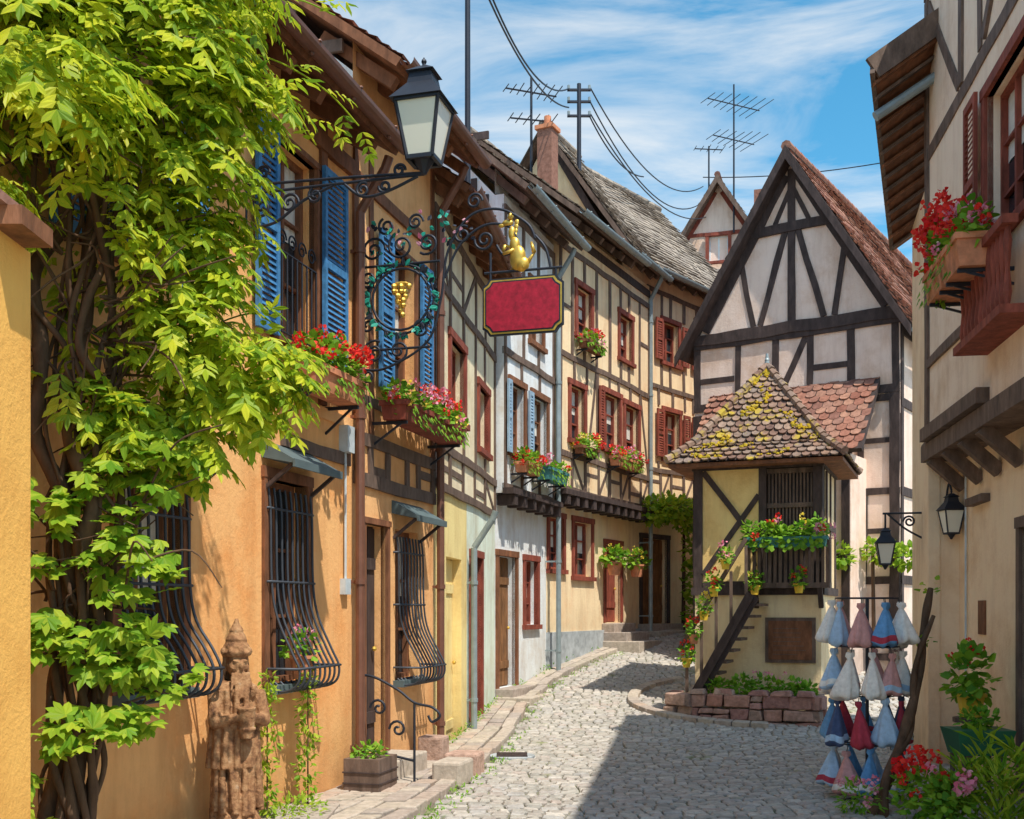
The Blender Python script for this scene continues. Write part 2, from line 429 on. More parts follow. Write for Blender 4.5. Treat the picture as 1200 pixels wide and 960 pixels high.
def grille(e,a,b,c,d,n=8):
    L=[]
    for i in range(n+1):
        x=a-.03+(b-a+.06)*i/n
        L.append(cm([(x,-.03,d-.08),(x,-.05,d-.3),(x,-.06,c+(d-c)*.5),(x,-.11,c+(d-c)*.33),(x,-.24,c+.28),(x,-.31,c+.13),(x,-.28,c-.0),(x,-.14,c-.05),(x,-.04,c+.02)],5))
    for z,y in ((d-.25,-.05),(c+(d-c)*.5,-.065),(c+.14,-.315)):
        L.append([(a-.05,0,z),(a-.05,y,z),(b+.05,y,z),(b+.05,0,z)])
    tube('window_grille',L,.011,M_ironb,e)
def hood(mb,a,b,z,m=M_lead):
    a-=.1;b+=.1
    mb.hexa([(a,-.30,z),(b,-.30,z),(b,0,z+.06),(a,0,z+.06),(a,-.30,z+.03),(b,-.30,z+.03),(b,0,z+.2),(a,0,z+.2)],m)
    mb.box(a-.01,b+.01,-.31,-.29,z-.03,z+.035,m)
    for x in (a+.03,b-.06): mb.bar((x+.015,-.26,z),(x+.015,0,z-.2),.03,.03,M_timber)

def leafmass(mb,c,rad,n,l,m,wr=.8):
    c=Vector(c)
    for _ in range(n):
        v=rvec(); p=c+Vector((v.x*rad[0],v.y*rad[1],v.z*rad[2]))
        d=(v*1.0+Vector((0,0,R(-.5,.4)))+rvec()*.7); nn=Vector((R(-.5,.5),R(-.7,.2),1))
        s=R(.7,1.25)*l; mb.leaf(p,d,nn,s,s*wr,m)
def blossoms(mb,c,rad,n,m,r=.04,low=-.2):
    c=Vector(c)
    for _ in range(n):
        v=rvec(); 
        if v.z<low: v.z=abs(v.z)
        v=v.normalized()*R(.8,1.2); p=c+Vector((v.x*rad[0],v.y*rad[1],v.z*rad[2])); rr=r*R(.7,1.15)
        for q in range(12):
            w=rvec().normalized()*rr*R(.5,1); mb.leaf(p+w,w+rvec()*rr*.7,rvec(),rr*1.0,rr*1.1,m)
def flower_box(M,x0,x1,z,y0=-.4,y1=-.12,h=.18,boxm=M_terra,fl=(M_redfl,),n=None,bl=None,size=.07,hgt=.2,rail=False,name='flower_box',br=.042):
    e=empty(name,M); mb=MB(); w=x1-x0
    mb.hexa([(x0+.02,y0+.03,z),(x1-.02,y0+.03,z),(x1-.02,y1-.02,z),(x0+.02,y1-.02,z),(x0,y0,z+h),(x1,y0,z+h),(x1,y1,z+h),(x0,y1,z+h)],boxm)
    mb.box(x0-.015,x1+.015,y0-.015,y0+.01,z+h-.04,z+h+.012,boxm)
    mb.box(x0-.018,x0+.01,y0+.01,y1+.01,z+h-.04,z+h+.011,boxm); mb.box(x1-.01,x1+.018,y0+.01,y1+.01,z+h-.04,z+h+.011,boxm)
    for x in (x0+.1,x1-.1):
        mb.bar((x,y0+.03,z-.02),(x,0,z-.02),.03,.03,M_iron); mb.bar((x,y0+.1,z-.03),(x,0,z-.25),.02,.02,M_iron)
    mb.build('trough',e)
    f=MB(); n=n or int(420*w); 
    nb=max(2,int(w/.22))
    for i in range(nb):
        x=x0+w*(i+.5)/nb+R(-.04,.04); hh=hgt*R(.6,1.35)
        leafmass(f,(x,(y0+y1)/2,z+h+hh*.4),(.16,.17,hh),n//nb,size,M_gleaf,1.0)
        for j in range(9):
            p=Vector((x+R(-.1,.1),y0-R(0,.07),z+h*R(-.1,.9)));f.leaf(p,Vector((R(-.5,.5),-.5,-1)),Vector((0,-1,.3)),size,size*.9,M_gleaf)
    f.build('foliage',e)
    b=MB(); bl=bl if bl is not None else int(26*w)
    for m in fl: blossoms(b,((x0+x1)/2,(y0+y1)/2-.04,z+h+hgt*.45),(w*.52,.23,hgt*1.15),bl//len(fl),m,br)
    if b.f: b.build('blossoms',e)
    return e

# ============================================================ LEFT ROW
AX=lambda d:(d-4)*1.0384
MA=frame(-3.454,4,.28,1)
e=empty('orange_townhouse',MA); mb=MB()
W0=(AX(7.2),AX(7.9),1.2,2.65);W1=(AX(9.13),AX(9.81),1.13,2.84);U0=(AX(6.9),AX(7.6),4.04,5.72);U1=(AX(9.26),AX(9.98),4.04,5.72)
ops=[W0,W1,U0,U1];L=AX(10.8)
wall(mb,0,L,-.4,6.2,ops,M_orange); body(mb,0,L,-.4,6.2,3.0,8.4,M_orange,.5)
for o in (W0,W1): window(mb,o,M_brown,nx=2,nz=3); hood(mb,o[0],o[1],o[3]+.1); mb.box(o[0]-.06,o[1]+.06,-.12,.1,o[2]-.07,o[2],M_lead)
for o in (W0,W1): mb.box(o[0]-.09,o[0],-.03,.1,o[2],o[3],M_brown); mb.box(o[1],o[1]+.09,-.03,.1,o[2],o[3],M_brown); mb.box(o[0]-.1,o[1]+.1,-.036,.1,o[3],o[3]+.09,M_brown)
for o in (U0,U1):
    window(mb,o,M_brown,nx=2,nz=3,trim=M_brown,tw=.05)
    shutter(mb,o[0]-.42,o[0]-.06,o[2]-.02,o[3]+.05,M_blue,-.05); shutter(mb,o[1]+.06,o[1]+.56,o[2]-.02,o[3]+.05,M_blue,-.05)
mb.box(0,L,-.03,.0,3.50,3.60,M_orange2)
mb.beam(L-1.5,3.2,L-.1,3.2,.12,M_timber_g)
mb.beam(L-.7,3.62,L-.7,6.2,.13,M_brown,pr=.03); mb.beam(0,6.02,L,6.02,.16,M_brown,pr=.05)
mb.box(L-.32,L-.16,-.09,0,3.25,3.5,M_box); mb.box(L-.3,L-.18,-.06,0,1.9,2.05,M_box)
mb.cyl((L-.24,-.03,2.05),(L-.24,-.03,3.25),.012,.012,M_box,6)
mb.build('walls',e)
for o in (W0,W1): grille(e,*o)
rl=[]
for o in (U1,U0):
    for i in range(9):
        x=o[0]+(o[1]-o[0])*i/8; rl.append([(x,-.02,o[2]+.05),(x,-.02,o[2]+.75)])
    for z in (.06,.74): rl.append([(o[0],-.02,o[2]+z),(o[1],-.02,o[2]+z)])
    for i in range(4):
        cx=o[0]+(o[1]-o[0])*(i+.5)/4; rl.append(spiral(cx,o[2]+.85,.08,.02,0,1.4,-.02))
tube('window_railing',rl,.008,M_iron,e)
roof(e,0,L,6.2,.5,3.0,8.4,M_gtile,side=.0)
pipe(e,L-.05,.0,6.1)
# pot behind the grille
e=empty('orange_townhouse',frame(-3.454+.28*6.8,10.8,.28,1)); mb=MB(); BX=lambda d:(d-10.8)*1.0384
D1=(BX(11.05),BX(11.6),.28,2.62);W2=(BX(11.87),BX(12.54),1.0,2.62);U2=(BX(11.72),BX(12.42),4.05,5.6);L2=BX(13.04)
ops=[D1,W2,U2]
wall(mb,0,L2,-.4,7.0,ops,M_orange2); body(mb,0,L2,-.4,7.0,3.0,9.6,M_orange2,.55,gm=M_white)
window(mb,W2,M_brown); hood(mb,W2[0],W2[1],W2[3]+.1); mb.box(W2[0]-.06,W2[1]+.06,-.12,.1,W2[2]-.07,W2[2],M_lead)
door(mb,D1,M_timber,trim=M_brown,tw=.06)
window(mb,U2,M_brown,trim=M_brown,tw=.05)
shutter(mb,U2[0]-.42,U2[0]-.06,U2[2]-.02,U2[3]+.05,M_blue,-.05); shutter(mb,U2[1]+.06,U2[1]+.42,U2[2]-.02,U2[3]+.05,M_blue,-.05)
timber(mb,0,L2,[3.05,3.45],.5,[],M_timber_g,diag=0); mb.beam(0,3.85,L2,3.85,.1,M_timber_g); mb.beam(0,6.0,L2,6.0,.13,M_brown)
for x in (.05,.45,L2-.06): mb.beam(x,3.5,x,6.9,.11,M_brown)
mb.build('walls',e)
gb=MB()
for z in (7.2,8.0): gb.box(-.03,.01,.1,5.6 if z<7.5 else 4.6,z,z+.12,M_timber_g)
for y in (.6,1.5,2.4): gb.box(-.026,.01,y,y+.11,7.3,7.3+min(2.2,.75*y+.5),M_timber_g)
gb.build('gable_framing',e)
grille(e,*W2)
roof(e,0,L2,7.0,.55,3.0,9.6,M_rtile,side=.12)
pipe(e,L2-.03,.0,6.9)

e=empty('cream_townhouse',frame(-.923,13.04,.653,4.46)); mb=MB(); CX=lambda d:(d-13.04)*1.0107; L=4.507
Dy=(CX(13.76),CX(14.75),-.1,2.42);Dr=(CX(15.4),CX(16.2),.2,2.5);Wb=(CX(13.97),CX(14.9),4.25,5.2);Wc=(CX(16.0),CX(16.8),4.1,5.0)
wall(mb,0,2.1,-.4,3.2,[Dy],M_yellow); wall(mb,2.1,L,-.4,3.2,[Dr],M_mint); wall(mb,0,L,3.2,6.7,[Wb,Wc],M_cream)
body(mb,0,L,-.4,6.7,2.6,8.8,M_cream,.45)
door(mb,Dy,M_yellow); door(mb,Dr,M_redwood,trim=M_redwood)
for o in (Wb,Wc): window(mb,o,M_redwood,trim=M_redwood)
timber(mb,0,L,[3.25,3.75,5.7,6.5],.9,[Wb,Wc],M_timber_g,diag=.3,w=.095)
mb.build('walls',e); roof(e,0,L,6.7,.45,2.6,8.8,M_rtile,side=.05)
pipe(e,2.12,.1,3.1,M_zinc)

MC=frame(-.27,17.5,.885,2.5)
e=empty('white_townhouse',MC); mb=MB(); L=2.652
Dc=(.12,.95,.5,2.62);Wd=(1.45,2.1,1.5,2.6);We=(1.4,2.2,4.3,5.4);Wf=(.3,.95,4.3,5.4);Wg=(1.3,1.95,6.3,7.3)
wall(mb,0,L,-.4,3.6,[Dc,Wd],M_white); 
wall(mb,0,L,3.6,8.3,[We,Wf,Wg],M_white,y=-.15); mb.poly([(0,-.15,3.6),(0,0,3.6),(L,0,3.6),(L,-.15,3.6)],M_timber)
for x in (0,L): mb.poly([(x,-.15,3.6),(x,0,3.6),(x,0,8.3),(x,-.15,8.3)],M_white)
body(mb,0,L,-.4,8.3,1.9,10.5,M_white,.6)
door(mb,Dc,M_door,trim=M_brown);window(mb,Wd,M_redwood,trim=M_redwood)
for o in (We,Wf,Wg): window(mb,o,M_brown,y=-.15,trim=M_brown)
shutter(mb,.02,.19,4.25,5.4,M_bluegrey,-.2); shutter(mb,1.06,1.28,4.25,5.4,M_bluegrey,-.2)
timber(mb,0,L,[3.7,5.85,8.1],.8,[We,Wf,Wg],M_timber_g,y=-.15,diag=.1,w=.1)
for i in range(6): mb.box(.1+i*.47,.25+i*.47,-.3,0,3.42,3.58,M_timber)
mb.box(-.02,L+.02,-.32,-.14,3.585,3.68,M_timber)
mb.build('walls',e); roof(e,0,L,8.3,.65,1.9,10.5,M_gtile,side=.25,woodm=M_timber_g,gut=M_zinc)
gb=MB()
for z in (7.3,8.2,9.2): gb.box(-.03,.01,.1,3.6-(max(0,z-8.3))*1.6,z,z+.12,M_timber)
for y in (.3,1.1,1.9,2.7): gb.box(-.026,.01,y,y+.1,6.8,8.6,M_timber)
gb.build('gable_framing',e)
pipe(e,L-.05,.6,8.2,M_zinc,y=-.25)

MD=frame(.615,20,2.155,4.3)
e=empty('half_timbered_house',MD); mb=MB(); L=4.81;J=-.25
g1=(.12,.72,2.5,3.45);g2=(1.24,2.1,2.4,3.45);gd=(2.85,3.7,1.5,3.1)
h1=(2.15,3.0,4.95,6.05);h2=(3.3,4.1,4.95,6.0);h3=(.5,1.15,4.9,5.9);h4=(.8,1.5,6.9,7.8);h5=(3.0,3.7,6.9,7.8)
wall(mb,0,L,-.4,3.85,[g1,g2,gd],M_peach)
wall(mb,0,L,3.85,8.8,[h1,h2,h3,h4,h5],M_peach,y=J)
mb.poly([(0,J,3.85),(0,0,3.85),(L,0,3.85),(L,J,3.85)],M_timber)
for x in (0,L): mb.poly([(x,J,3.85),(x,0,3.85),(x,0,8.8),(x,J,8.8)],M_peach)
body(mb,0,L,-.4,8.8,1.5,10.4,M_peach,.6)
for o in (g1,g2): window(mb,o,M_redwood,trim=M_redwood)
door(mb,gd,M_redwood,trim=M_redwood)
for o in (h1,h2,h3,h4,h5): window(mb,o,M_redwood,y=J,trim=M_redwood)
shutter(mb,1.78,2.03,4.9,6.1,M_redwood,J-.05)
timber(mb,0,L,[3.95,4.6,6.4,8.35],.6,[h1,h2,h3,h4,h5],M_timber_g,y=J,diag=.35,w=.095)
for i in range(12): mb.box(.08+i*.41,.22+i*.41,J-.14,0,3.66,3.83,M_timber)
mb.box(-.03,L,J-.16,J+.02,3.835,3.93,M_timber); mb.box(0,L,J-.03,J+.02,8.55,8.7,M_timber)
mb.box(0,L,-.06,.02,.3,1.35,M_plinth)
mb.build('walls',e); roof(e,0,3.0,8.8,.75,1.5,10.6,M_gtile,side=.2,woodm=M_timber_g,gut=M_zinc)
roof(e,3.3,L,9.0,.6,1.5,12.0,M_gtile,side=.25,woodm=M_timber_g,gut=M_zinc)
gb=MB(); gb.poly([(3.29,-.2,9.0),(3.29,3.2,9.0),(3.29,1.5,11.8)],M_peach); gb.poly([(3.3,-.2,8.8),(L,-.2,8.8),(L,-.2,9.4),(3.3,-.2,9.4)],M_peach)
gb.bar((3.25,-.1,9.1),(3.25,1.5,11.85),.1,.14,M_timber); gb.build('gable',e)
ch=MB(); ch.box(2.2,2.52,.9,1.22,9.5,11.5,M_rtile); ch.box(2.16,2.56,.86,1.26,11.5,11.58,M_terra); ch.cyl((2.36,1.06,11.58),(2.36,1.06,11.8),.08,.07,M_terra); ch.build('chimney',e)
ME=frame(2.77,24.3,.8,1)
e=empty('half_timbered_house',ME); mb=MB(); L=4.2
ed=(.13,1.2,1.45,3.35);e1=(.75,1.4,5.15,6.2);e2=(.7,1.35,7.3,8.2);e3=(2.3,2.95,5.15,6.2);e4=(2.3,2.95,7.3,8.2)
wall(mb,0,L,-.4,4.1,[ed],M_peach);wall(mb,0,L,4.1,9.1,[e1,e2,e3,e4],M_peach,y=-.2)
mb.poly([(0,-.2,4.1),(0,0,4.1),(L,0,4.1),(L,-.2,4.1)],M_timber);mb.poly([(0,-.2,4.1),(0,0,4.1),(0,0,9.1),(0,-.2,9.1)],M_peach)
body(mb,0,L,-.4,9.1,2.1,12.2,M_peach,.6)
door(mb,ed,M_door,trim=M_timber)
for o in (e1,e2,e3,e4):
    window(mb,o,M_redwood,y=-.2,trim=M_redwood); shutter(mb,o[0]-.4,o[0]-.11,o[2],o[3],M_redwood,-.25);shutter(mb,o[1]+.11,o[1]+.4,o[2],o[3],M_redwood,-.25)
timber(mb,0,L,[4.2,4.85,6.7,8.8],.55,[(o[0]-.3,o[1]+.3,o[2],o[3]) for o in (e1,e2,e3,e4)],M_timber_g,y=-.2,diag=.35,w=.09)
for i in range(8): mb.box(.1+i*.5,.24+i*.5,-.33,0,3.92,4.08,M_timber)
mb.build('walls',e); roof(e,0,L,9.1,.6,2.1,12.2,M_gtile,side=.15,woodm=M_timber_g,gut=M_zinc)
pipe(e,.02,1.2,9.0,M_zinc,y=-.3)

def gable_house(name,M,w,depth,z0,ez,rz,wm,tm,ovf=.4,ovs=.3,tw=.19,rnd=False):
    e=empty(name,M); mb=MB(); c=w/2
    mb.poly([(0,0,z0),(w,0,z0),(w,0,ez),(0,0,ez)],wm)
    mb.poly([(0,0,ez),(w,0,ez),(c,0,rz-.08)],wm)
    for x in (0,w): mb.poly([(x,0,z0),(x,depth,z0),(x,depth,ez),(x,0,ez)],wm)
    mb.poly([(0,depth,z0),(w,depth,z0),(w,depth,ez),(c,depth,rz-.1),(0,depth,ez)],wm)
    mb.build('walls',e)
    r=MB(); sl=(rz-ez)/c
    for sgn in (-1,1):
        xe=c+sgn*(c+ovs); zev=ez-ovs*sl
        V=Vector((c-xe,0,rz-zev)); vl=V.length; V.normalize()
        if sgn<0: U=Vector((0,-1,0)); p0=Vector((xe,depth,zev))
        else: U=Vector((0,1,0)); p0=Vector((xe,-ovf,zev))
        ul=depth+ovf; Nn=U.cross(V)
        q=[p0,p0+U*ul,p0+U*ul+V*vl,p0+V*vl]; t=Nn*-.1
        r.hexa([a+t for a in q]+q,tm)
        tiles(r,p0,U,V,ul,vl,M_rtile if name!='pink_gabled_house' else M_gtile,tw,rnd=rnd)
        a=Vector((xe,-ovf-.03,zev-.06)); b=Vector((c,-ovf-.03,rz-.06))
        r.hexa([a+Vector((0,-.02,-.14)),b+Vector((0,-.02,-.18)),b+Vector((0,.03,-.18)),a+Vector((0,.03,-.14)),a+Vector((0,-.02,.06)),b+Vector((0,-.02,.08)),b+Vector((0,.03,.08)),a+Vector((0,.03,.06))],tm)
    y=-ovf
    while y<depth-.1: r.cyl((c,y,rz+.02),(c,y+.34,rz+.03),.1,.085,M_rtile,8); y+=.32
    r.build('roof',e)
    return e
Mf=frame(4.6,35.5,.95,-.3)
e=gable_house('pink_gabled_house',Mf,4.0,7,-.4,12.2,15.3,M_pink,M_timber_g)
mb=MB(); timber(mb,0,4.0,[9,10.4,12.1],.7,[(1.2,1.9,10.8,11.6)],M_redwood,diag=.4); window(mb,(1.7,2.3,12.7,13.5),M_white,y=-.12,nx=2,nz=2,trim=M_redwood)
mb.beam(.2,12.2,1.9,14.9,.14,M_redwood);mb.beam(3.8,12.2,2.1,14.9,.14,M_redwood);mb.beam(.9,13.6,3.1,13.6,.12,M_redwood); mb.box(2.9,3.35,2,2.5,12.6,15.6,M_rtile); mb.build('timber_framing',e)

# --- big gable house F
ze=7.2;rzF=10.42;wF=4.0
MF=frame(3.64,22.12,.829,-.559); e=gable_house('half_timbered_gable_house',MF,wF,9,-.3,ze,rzF,M_pink,M_timber,ovf=.32,ovs=.27)
mb=MB(); c=wF/2; sl=(rzF-ze)/c
hw=lambda z:(rzF-z)/sl
def B(x0,z0,x1,z1,w=.15,pr=None): mb.beam(x0,z0,x1,z1,w,M_timber,0,pr)
B(0,ze-.1,wF,ze-.1,.22,.06); B(c-hw(9.0)+.05,9.0,c+hw(9.0)-.05,9.0,.18,.055)
B(c,ze+.02,c,10.1,.15,.035)
B(c-hw(ze+.05)+.2,ze+.05,c-.12,10.0,.2,.045);B(c+hw(ze+.05)-.2,ze+.05,c+.12,10.0,.2,.045)
B(c-.12,8.95,c-.62,ze+.02,.12);B(c+.12,8.95,c+.62,ze+.02,.12)
B(c-hw(9)*1.15,8.5,c-hw(9)*1.15+.25,ze+.02,.11);B(c+hw(9)*1.15,8.5,c+hw(9)*1.15-.2,ze+.02,.11)
B(c-.33,9.1,c-.02,9.75,.09);B(c+.33,9.1,c+.02,9.75,.09)
timber(mb,0,wF,[5.75,ze-.22],.75,[],M_timber,diag=.3,w=.14)
B(.08,-.2,.08,5.6,.18,.05);B(wF-.09,-.2,wF-.09,5.6,.18,.05)
timber(mb,1.9,wF,[.9,2.3,3.9,5.6],.65,[],M_timber,diag=.0,w=.12)
B(2.2,3.9,2.75,1.0,.18,.05);B(3.4,5.5,2.8,3.95,.12)
mb.build('timber_framing',e)
sd=MB(); 
for z in (2.3,3.9,5.5,6.8): sd.box(wF-.01,wF+.03,.02,8,z-.08,z+.08,M_timber)
for y in (.02,.9,1.8,2.7,3.6): sd.box(wF-.01,wF+.025,y,y+.15,0,6.9,M_timber)
sd.cyl((wF+.35,-.3,6.68),(wF+.35,8,6.68),.08,.08,M_zinc); sd.build('side_framing',e)
pr=MB(); V=Vector((0,1.0,1.25)); p0=Vector((.35,-1.15,4.55)); V.normalize(); U=Vector((1,0,0));Nn=U.cross(V);t=Nn*-.09
q=[p0,p0+U*3.3,p0+U*3.3+V*1.82,p0+V*1.82]; pr.hexa([a+t for a in q]+q,M_timber); tiles(pr,p0,U,V,3.3,1.8,M_rtile,rnd=True)
pr.box(.45,3.4,-.95,0,-.2,4.5,M_pink); 
for x in (.45,1.35,2.4,3.25): pr.box(x,x+.14,-.985,-.94,.5,4.45,M_timber)
pr.box(.45,3.4,-.99,-.94,4.3,4.5,M_timber);pr.box(.45,3.4,-.992,-.94,2.6,2.75,M_timber)
pr.build('pent_roof_annex',e)

# ============================================================ PAVILION
MP=frame(2.84,17.21,.927,-.375); e=empty('dovecote_pavilion',MP); mb=MB(); w=1.9
z0=-.2; zf=2.0; zt=4.02
mb.box(0,w,0,w,z0,zf,M_pavlow)
wall(mb,.0,1.02,zf+.08,zt,[],M_pavy); mb.poly([(0,0,zf),(0,w,zf),(0,w,zt),(0,0,zt)],M_pavy)
mb.poly([(1.02,0,zf),(1.02,.45,zf),(1.02,.45,zt),(1.02,0,zt)],M_pavy); mb.poly([(1.02,.45,zf),(w,.45,zf),(w,.45,zt),(1.02,.45,zt)],M_timber)
mb.poly([(w,.45,zf),(w,w,zf),(w,w,zt),(w,.45,zt)],M_pavlow); mb.poly([(0,w,zf),(w,w,zf),(w,w,zt),(0,w,zt)],M_pavy)
mb.box(-.05,w+.05,-.05,w+.05,zf-.02,zf+.1,M_timber)
for (x,y) in ((-.02,-.02),(w-.12,-.02),(w-.12,w-.12),(-.02,w-.12)): mb.box(x,x+.14,y,y+.14,zf+.1,zt,M_timber)
mb.box(.98,1.09,-.03,.1,zf+.1,zt,M_timber)
for a in ((-.04,w+.04,-.045,.12),(-.04,w+.04,w-.1,w+.04)): mb.box(*a,zt-.12,zt+.02,M_timber)
mb.box(w-.1,w+.045,.12,w-.1,zt-.12,zt+.018,M_timber);mb.box(-.045,.1,.12,w-.1,zt-.12,zt+.018,M_timber)
def PB(x0,z0_,x1,z1,wd=.085,pr=None): mb.beam(x0,z0_,x1,z1,wd,M_timber,0,pr)
PB(.13,3.88,.98,2.72,pr=.034);PB(.98,3.5,.13,2.3,pr=.026);PB(.13,2.14,.98,2.14,.1)
mb.box(w-.002,w+.03,.5,.6,zf+.1,zt-.14,M_timber); mb.box(w-.002,w+.025,.6,w-.1,3.0,3.1,M_timber); mb.box(w-.002,w+.022,1.1,1.2,2.1,3.9,M_timber)
for i in range(13):
    x=1.11+i*.052; mb.box(x,x+.028,.06,.09,2.95,3.86,M_timber_g)
mb.box(1.1,1.78,.11,.13,2.95,3.86,M_timber)
for z in (2.93,3.3,3.82): mb.box(1.09,1.78,.04,.11,z,z+.07,M_timber_g)
mb.box(.82,2.05,-.26,0,2.08,2.16,M_timber_g); mb.box(.82,2.05,-.27,-.2,2.74,2.82,M_timber_g)
for i in range(16):
    x=.85+i*.077; mb.box(x,x+.045,-.25,-.22,2.16,2.74,M_timber_g)
for i in range(4): mb.box(2.0,2.04,-.2+i*.06,-.16+i*.06,2.16,2.74,M_timber_g)
mb.bar((.95,-.22,2.1),(.95,0,1.8),.07,.07,M_timber);mb.bar((1.9,-.22,2.1),(1.9,0,1.8),.07,.07,M_timber)
mb.box(1.08,1.82,-.045,0,.96,1.64,M_timber_g); mb.box(1.13,1.77,-.055,-.045,1.01,1.59,M_brown)
for i in range(7): mb.box(1.2,1.7-R(0,.15),-.06,-.054,1.08+i*.065,1.09+i*.065,M_timber_g)
mb.build('tower_body',e)
st=MB()
for s in range(9):
    x=.1+s*.105; z=.45+s*.17; st.box(x,x+.2,-.62,-.1,z,z+.04,M_timber_g)
st.bar((.05,-.64,.25),(1.0,-.64,1.95),.05,.18,M_timber,up=(0,1,0)); st.bar((.05,-.64,.27),(1.0,-.64,1.97),.2,.05,M_timber,up=(0,1,0))
st.bar((-.1,-.64,1.15),(.9,-.64,2.8),.05,.06,M_timber_g)
for s in range(5):
    x=.0+s*.22; st.box(x,x+.04,-.66,-.62,.3+s*.38,1.2+s*.375,M_timber_g)
st.build('stair',e)
rf=MB(); c=w/2; O=.37
P1=[(c-(c+O),zt-.02),(c-(c+.02),zt+.28),(c,5.62)]
for kf in range(4):
    Rm=Matrix.Translation((c,c,0))@Matrix.Rotation(kf*math.pi/2,4,'Z')@Matrix.Translation((-c,-c,0))
    for si in range(2):
        y0_,za=P1[si];y1_,zb=P1[si+1]
        h0=c-y0_;h1=c-y1_
        a=Rm@Vector((c-h0,y0_,za)); bb=Rm@Vector((c+h0,y0_,za)); cc=Rm@Vector((c+h1,y1_,zb)); dd=Rm@Vector((c-h1,y1_,zb))
        U=(bb-a).normalized(); V=((cc+dd)/2-(a+bb)/2); vl=V.length;V.normalize()
        rf.poly([a,bb,cc,dd],M_timber) if h1>.01 else rf.poly([a,bb,cc],M_timber)
        kp=lambda u,v,h0=h0,h1=h1,vl=vl:(abs(u-h0)<(h0+(h1-h0)*v/vl)+.02)
        tiles(rf,a+V*-.02,U,V,2*h0,vl+.01,M_mtile,.135,.12,keep=kp,rnd=True,lift=.03)
    p=Rm@Vector((c-(c+O),c-(c+O),zt));q=Rm@Vector((c-(c+.02),-.02,zt+.3));t_=Rm@Vector((c,c,5.64))
    for (A_,B_) in ((p,q),(q,t_)):
        n_=int((B_-A_).length/.16)+1
        for i in range(n_):
            a=A_.lerp(B_,i/n_);b=A_.lerp(B_,(i+1.15)/n_); rf.cyl(a+Vector((0,0,.035)),b+Vector((0,0,.02)),.07,.05,M_mtile,7)
rf.box(-O+.03,w+O-.03,-O+.03,w+O-.03,zt-.09,zt-.035,M_brown)
rf.cyl((c,c,5.6),(c,c,5.85),.05,.02,M_zinc);rf.ball((c,c,5.75),.04,M_zinc,4)
rf.build('tiled_roof',e)
ms=MB()
cl=[(random.choice((0,0,0,1,3)),R(0,1)**1.2,R(-.9,.9)) for _ in range(46)]
for _ in range(560):
    kf,v,s_=random.choice(cl); v=min(.97,max(0,v+R(-.05,.05))); s_=max(-.97,min(.97,s_+R(-.1,.1)))
    h=(c+O)*(1-v)*.97; y=c-h; u=c+s_*h; d_=(y+O)
    z= zt-.02+d_*(.3/(O-.02)) if y<-.02 else zt+.28+(y+.02)*(5.62-zt-.28)/(c+.02)
    Rm=Matrix.Translation((c,c,0))@Matrix.Rotation(kf*math.pi/2,4,'Z')@Matrix.Translation((-c,-c,0))
    p=Rm@Vector((u,y-.015,z+.035)); r=R(.01,.036); ms.ball(p,r,M_moss,3,(1,1,.7))
ms.build('roof_moss',e)
e2=empty('sandstone_planter',MP); sb=MB()
def blocks(sb,P,zb,hs,th=.2,m=M_sand):
    z=zb
    for r,h in enumerate(hs):
        for i in range(len(P)-1):
            a=Vector(P[i]);b=Vector(P[i+1]);Ls=(b-a).length;d=(b-a).normalized();n=Vector((d.y,-d.x,0))
            x=-(r%2)*.12
            while x<Ls:
                l=R(.14,.46);x1=min(x+l,Ls);xs=max(x,0)
                if x1-xs>.05:
                    sub=[(z,z+h)] if R(0,1)<.65 or h<.16 else [(z,z+h*.5),(z+h*.5,z+h)]
                    for (za,zb_) in sub:
                        off=R(-.03,.05); A_=a+d*(xs+.01);B_=a+d*(x1-.01); j=lambda:Vector((R(-.018,.018),R(-.018,.018),R(-.016,.016)))
                        lo=[A_+n*off,B_+n*(off+R(-.02,.02)),B_-n*th,A_-n*th]
                        sb.hexa([q+Vector((0,0,za))+j() for q in lo]+[q+Vector((0,0,zb_-.018))-n*.015+j() for q in lo],m)
                x+=l
        z+=h
pl=[(-.35,-.15,0),(-.3,-.75,0),(.15,-.98,0),(1.2,-1.02,0),(1.98,-.95,0),(2.02,-.1,0)]
blocks(sb,pl,-.05,[.22,.17,.2])
for _ in range(9): 
    x=R(-.25,1.7); z=.52; sb.hexa([(x,-.98,z),(x+.25,-1.0,z),(x+.26,-.78,z),(x+.02,-.76,z),(x+.02,-.95,z+R(.05,.1)),(x+.22,-.97,z+R(.05,.1)),(x+.23,-.8,z+.08),(x+.04,-.79,z+.07)],M_sand)
sb.poly([(-.25,-.15,.5),(-.2,-.7,.5),(.2,-.9,.5),(1.9,-.88,.5),(1.95,-.1,.5)],M_mortar)
sb.build('stone_blocks',e2,bevel=.024)
f=MB()
for x,r,h in ((.5,.2,.12),(.85,.22,.18),(1.15,.22,.2),(1.5,.2,.16),(1.75,.15,.1)): leafmass(f,(x,-.6,.6),(r,.2,h),150,.09,M_gleaf)
f.build('foliage',e2); b=MB(); blossoms(b,(1.2,-.6,.65),(.6,.2,.2),8,M_pinkfl,.03); b.build('blossoms',e2)

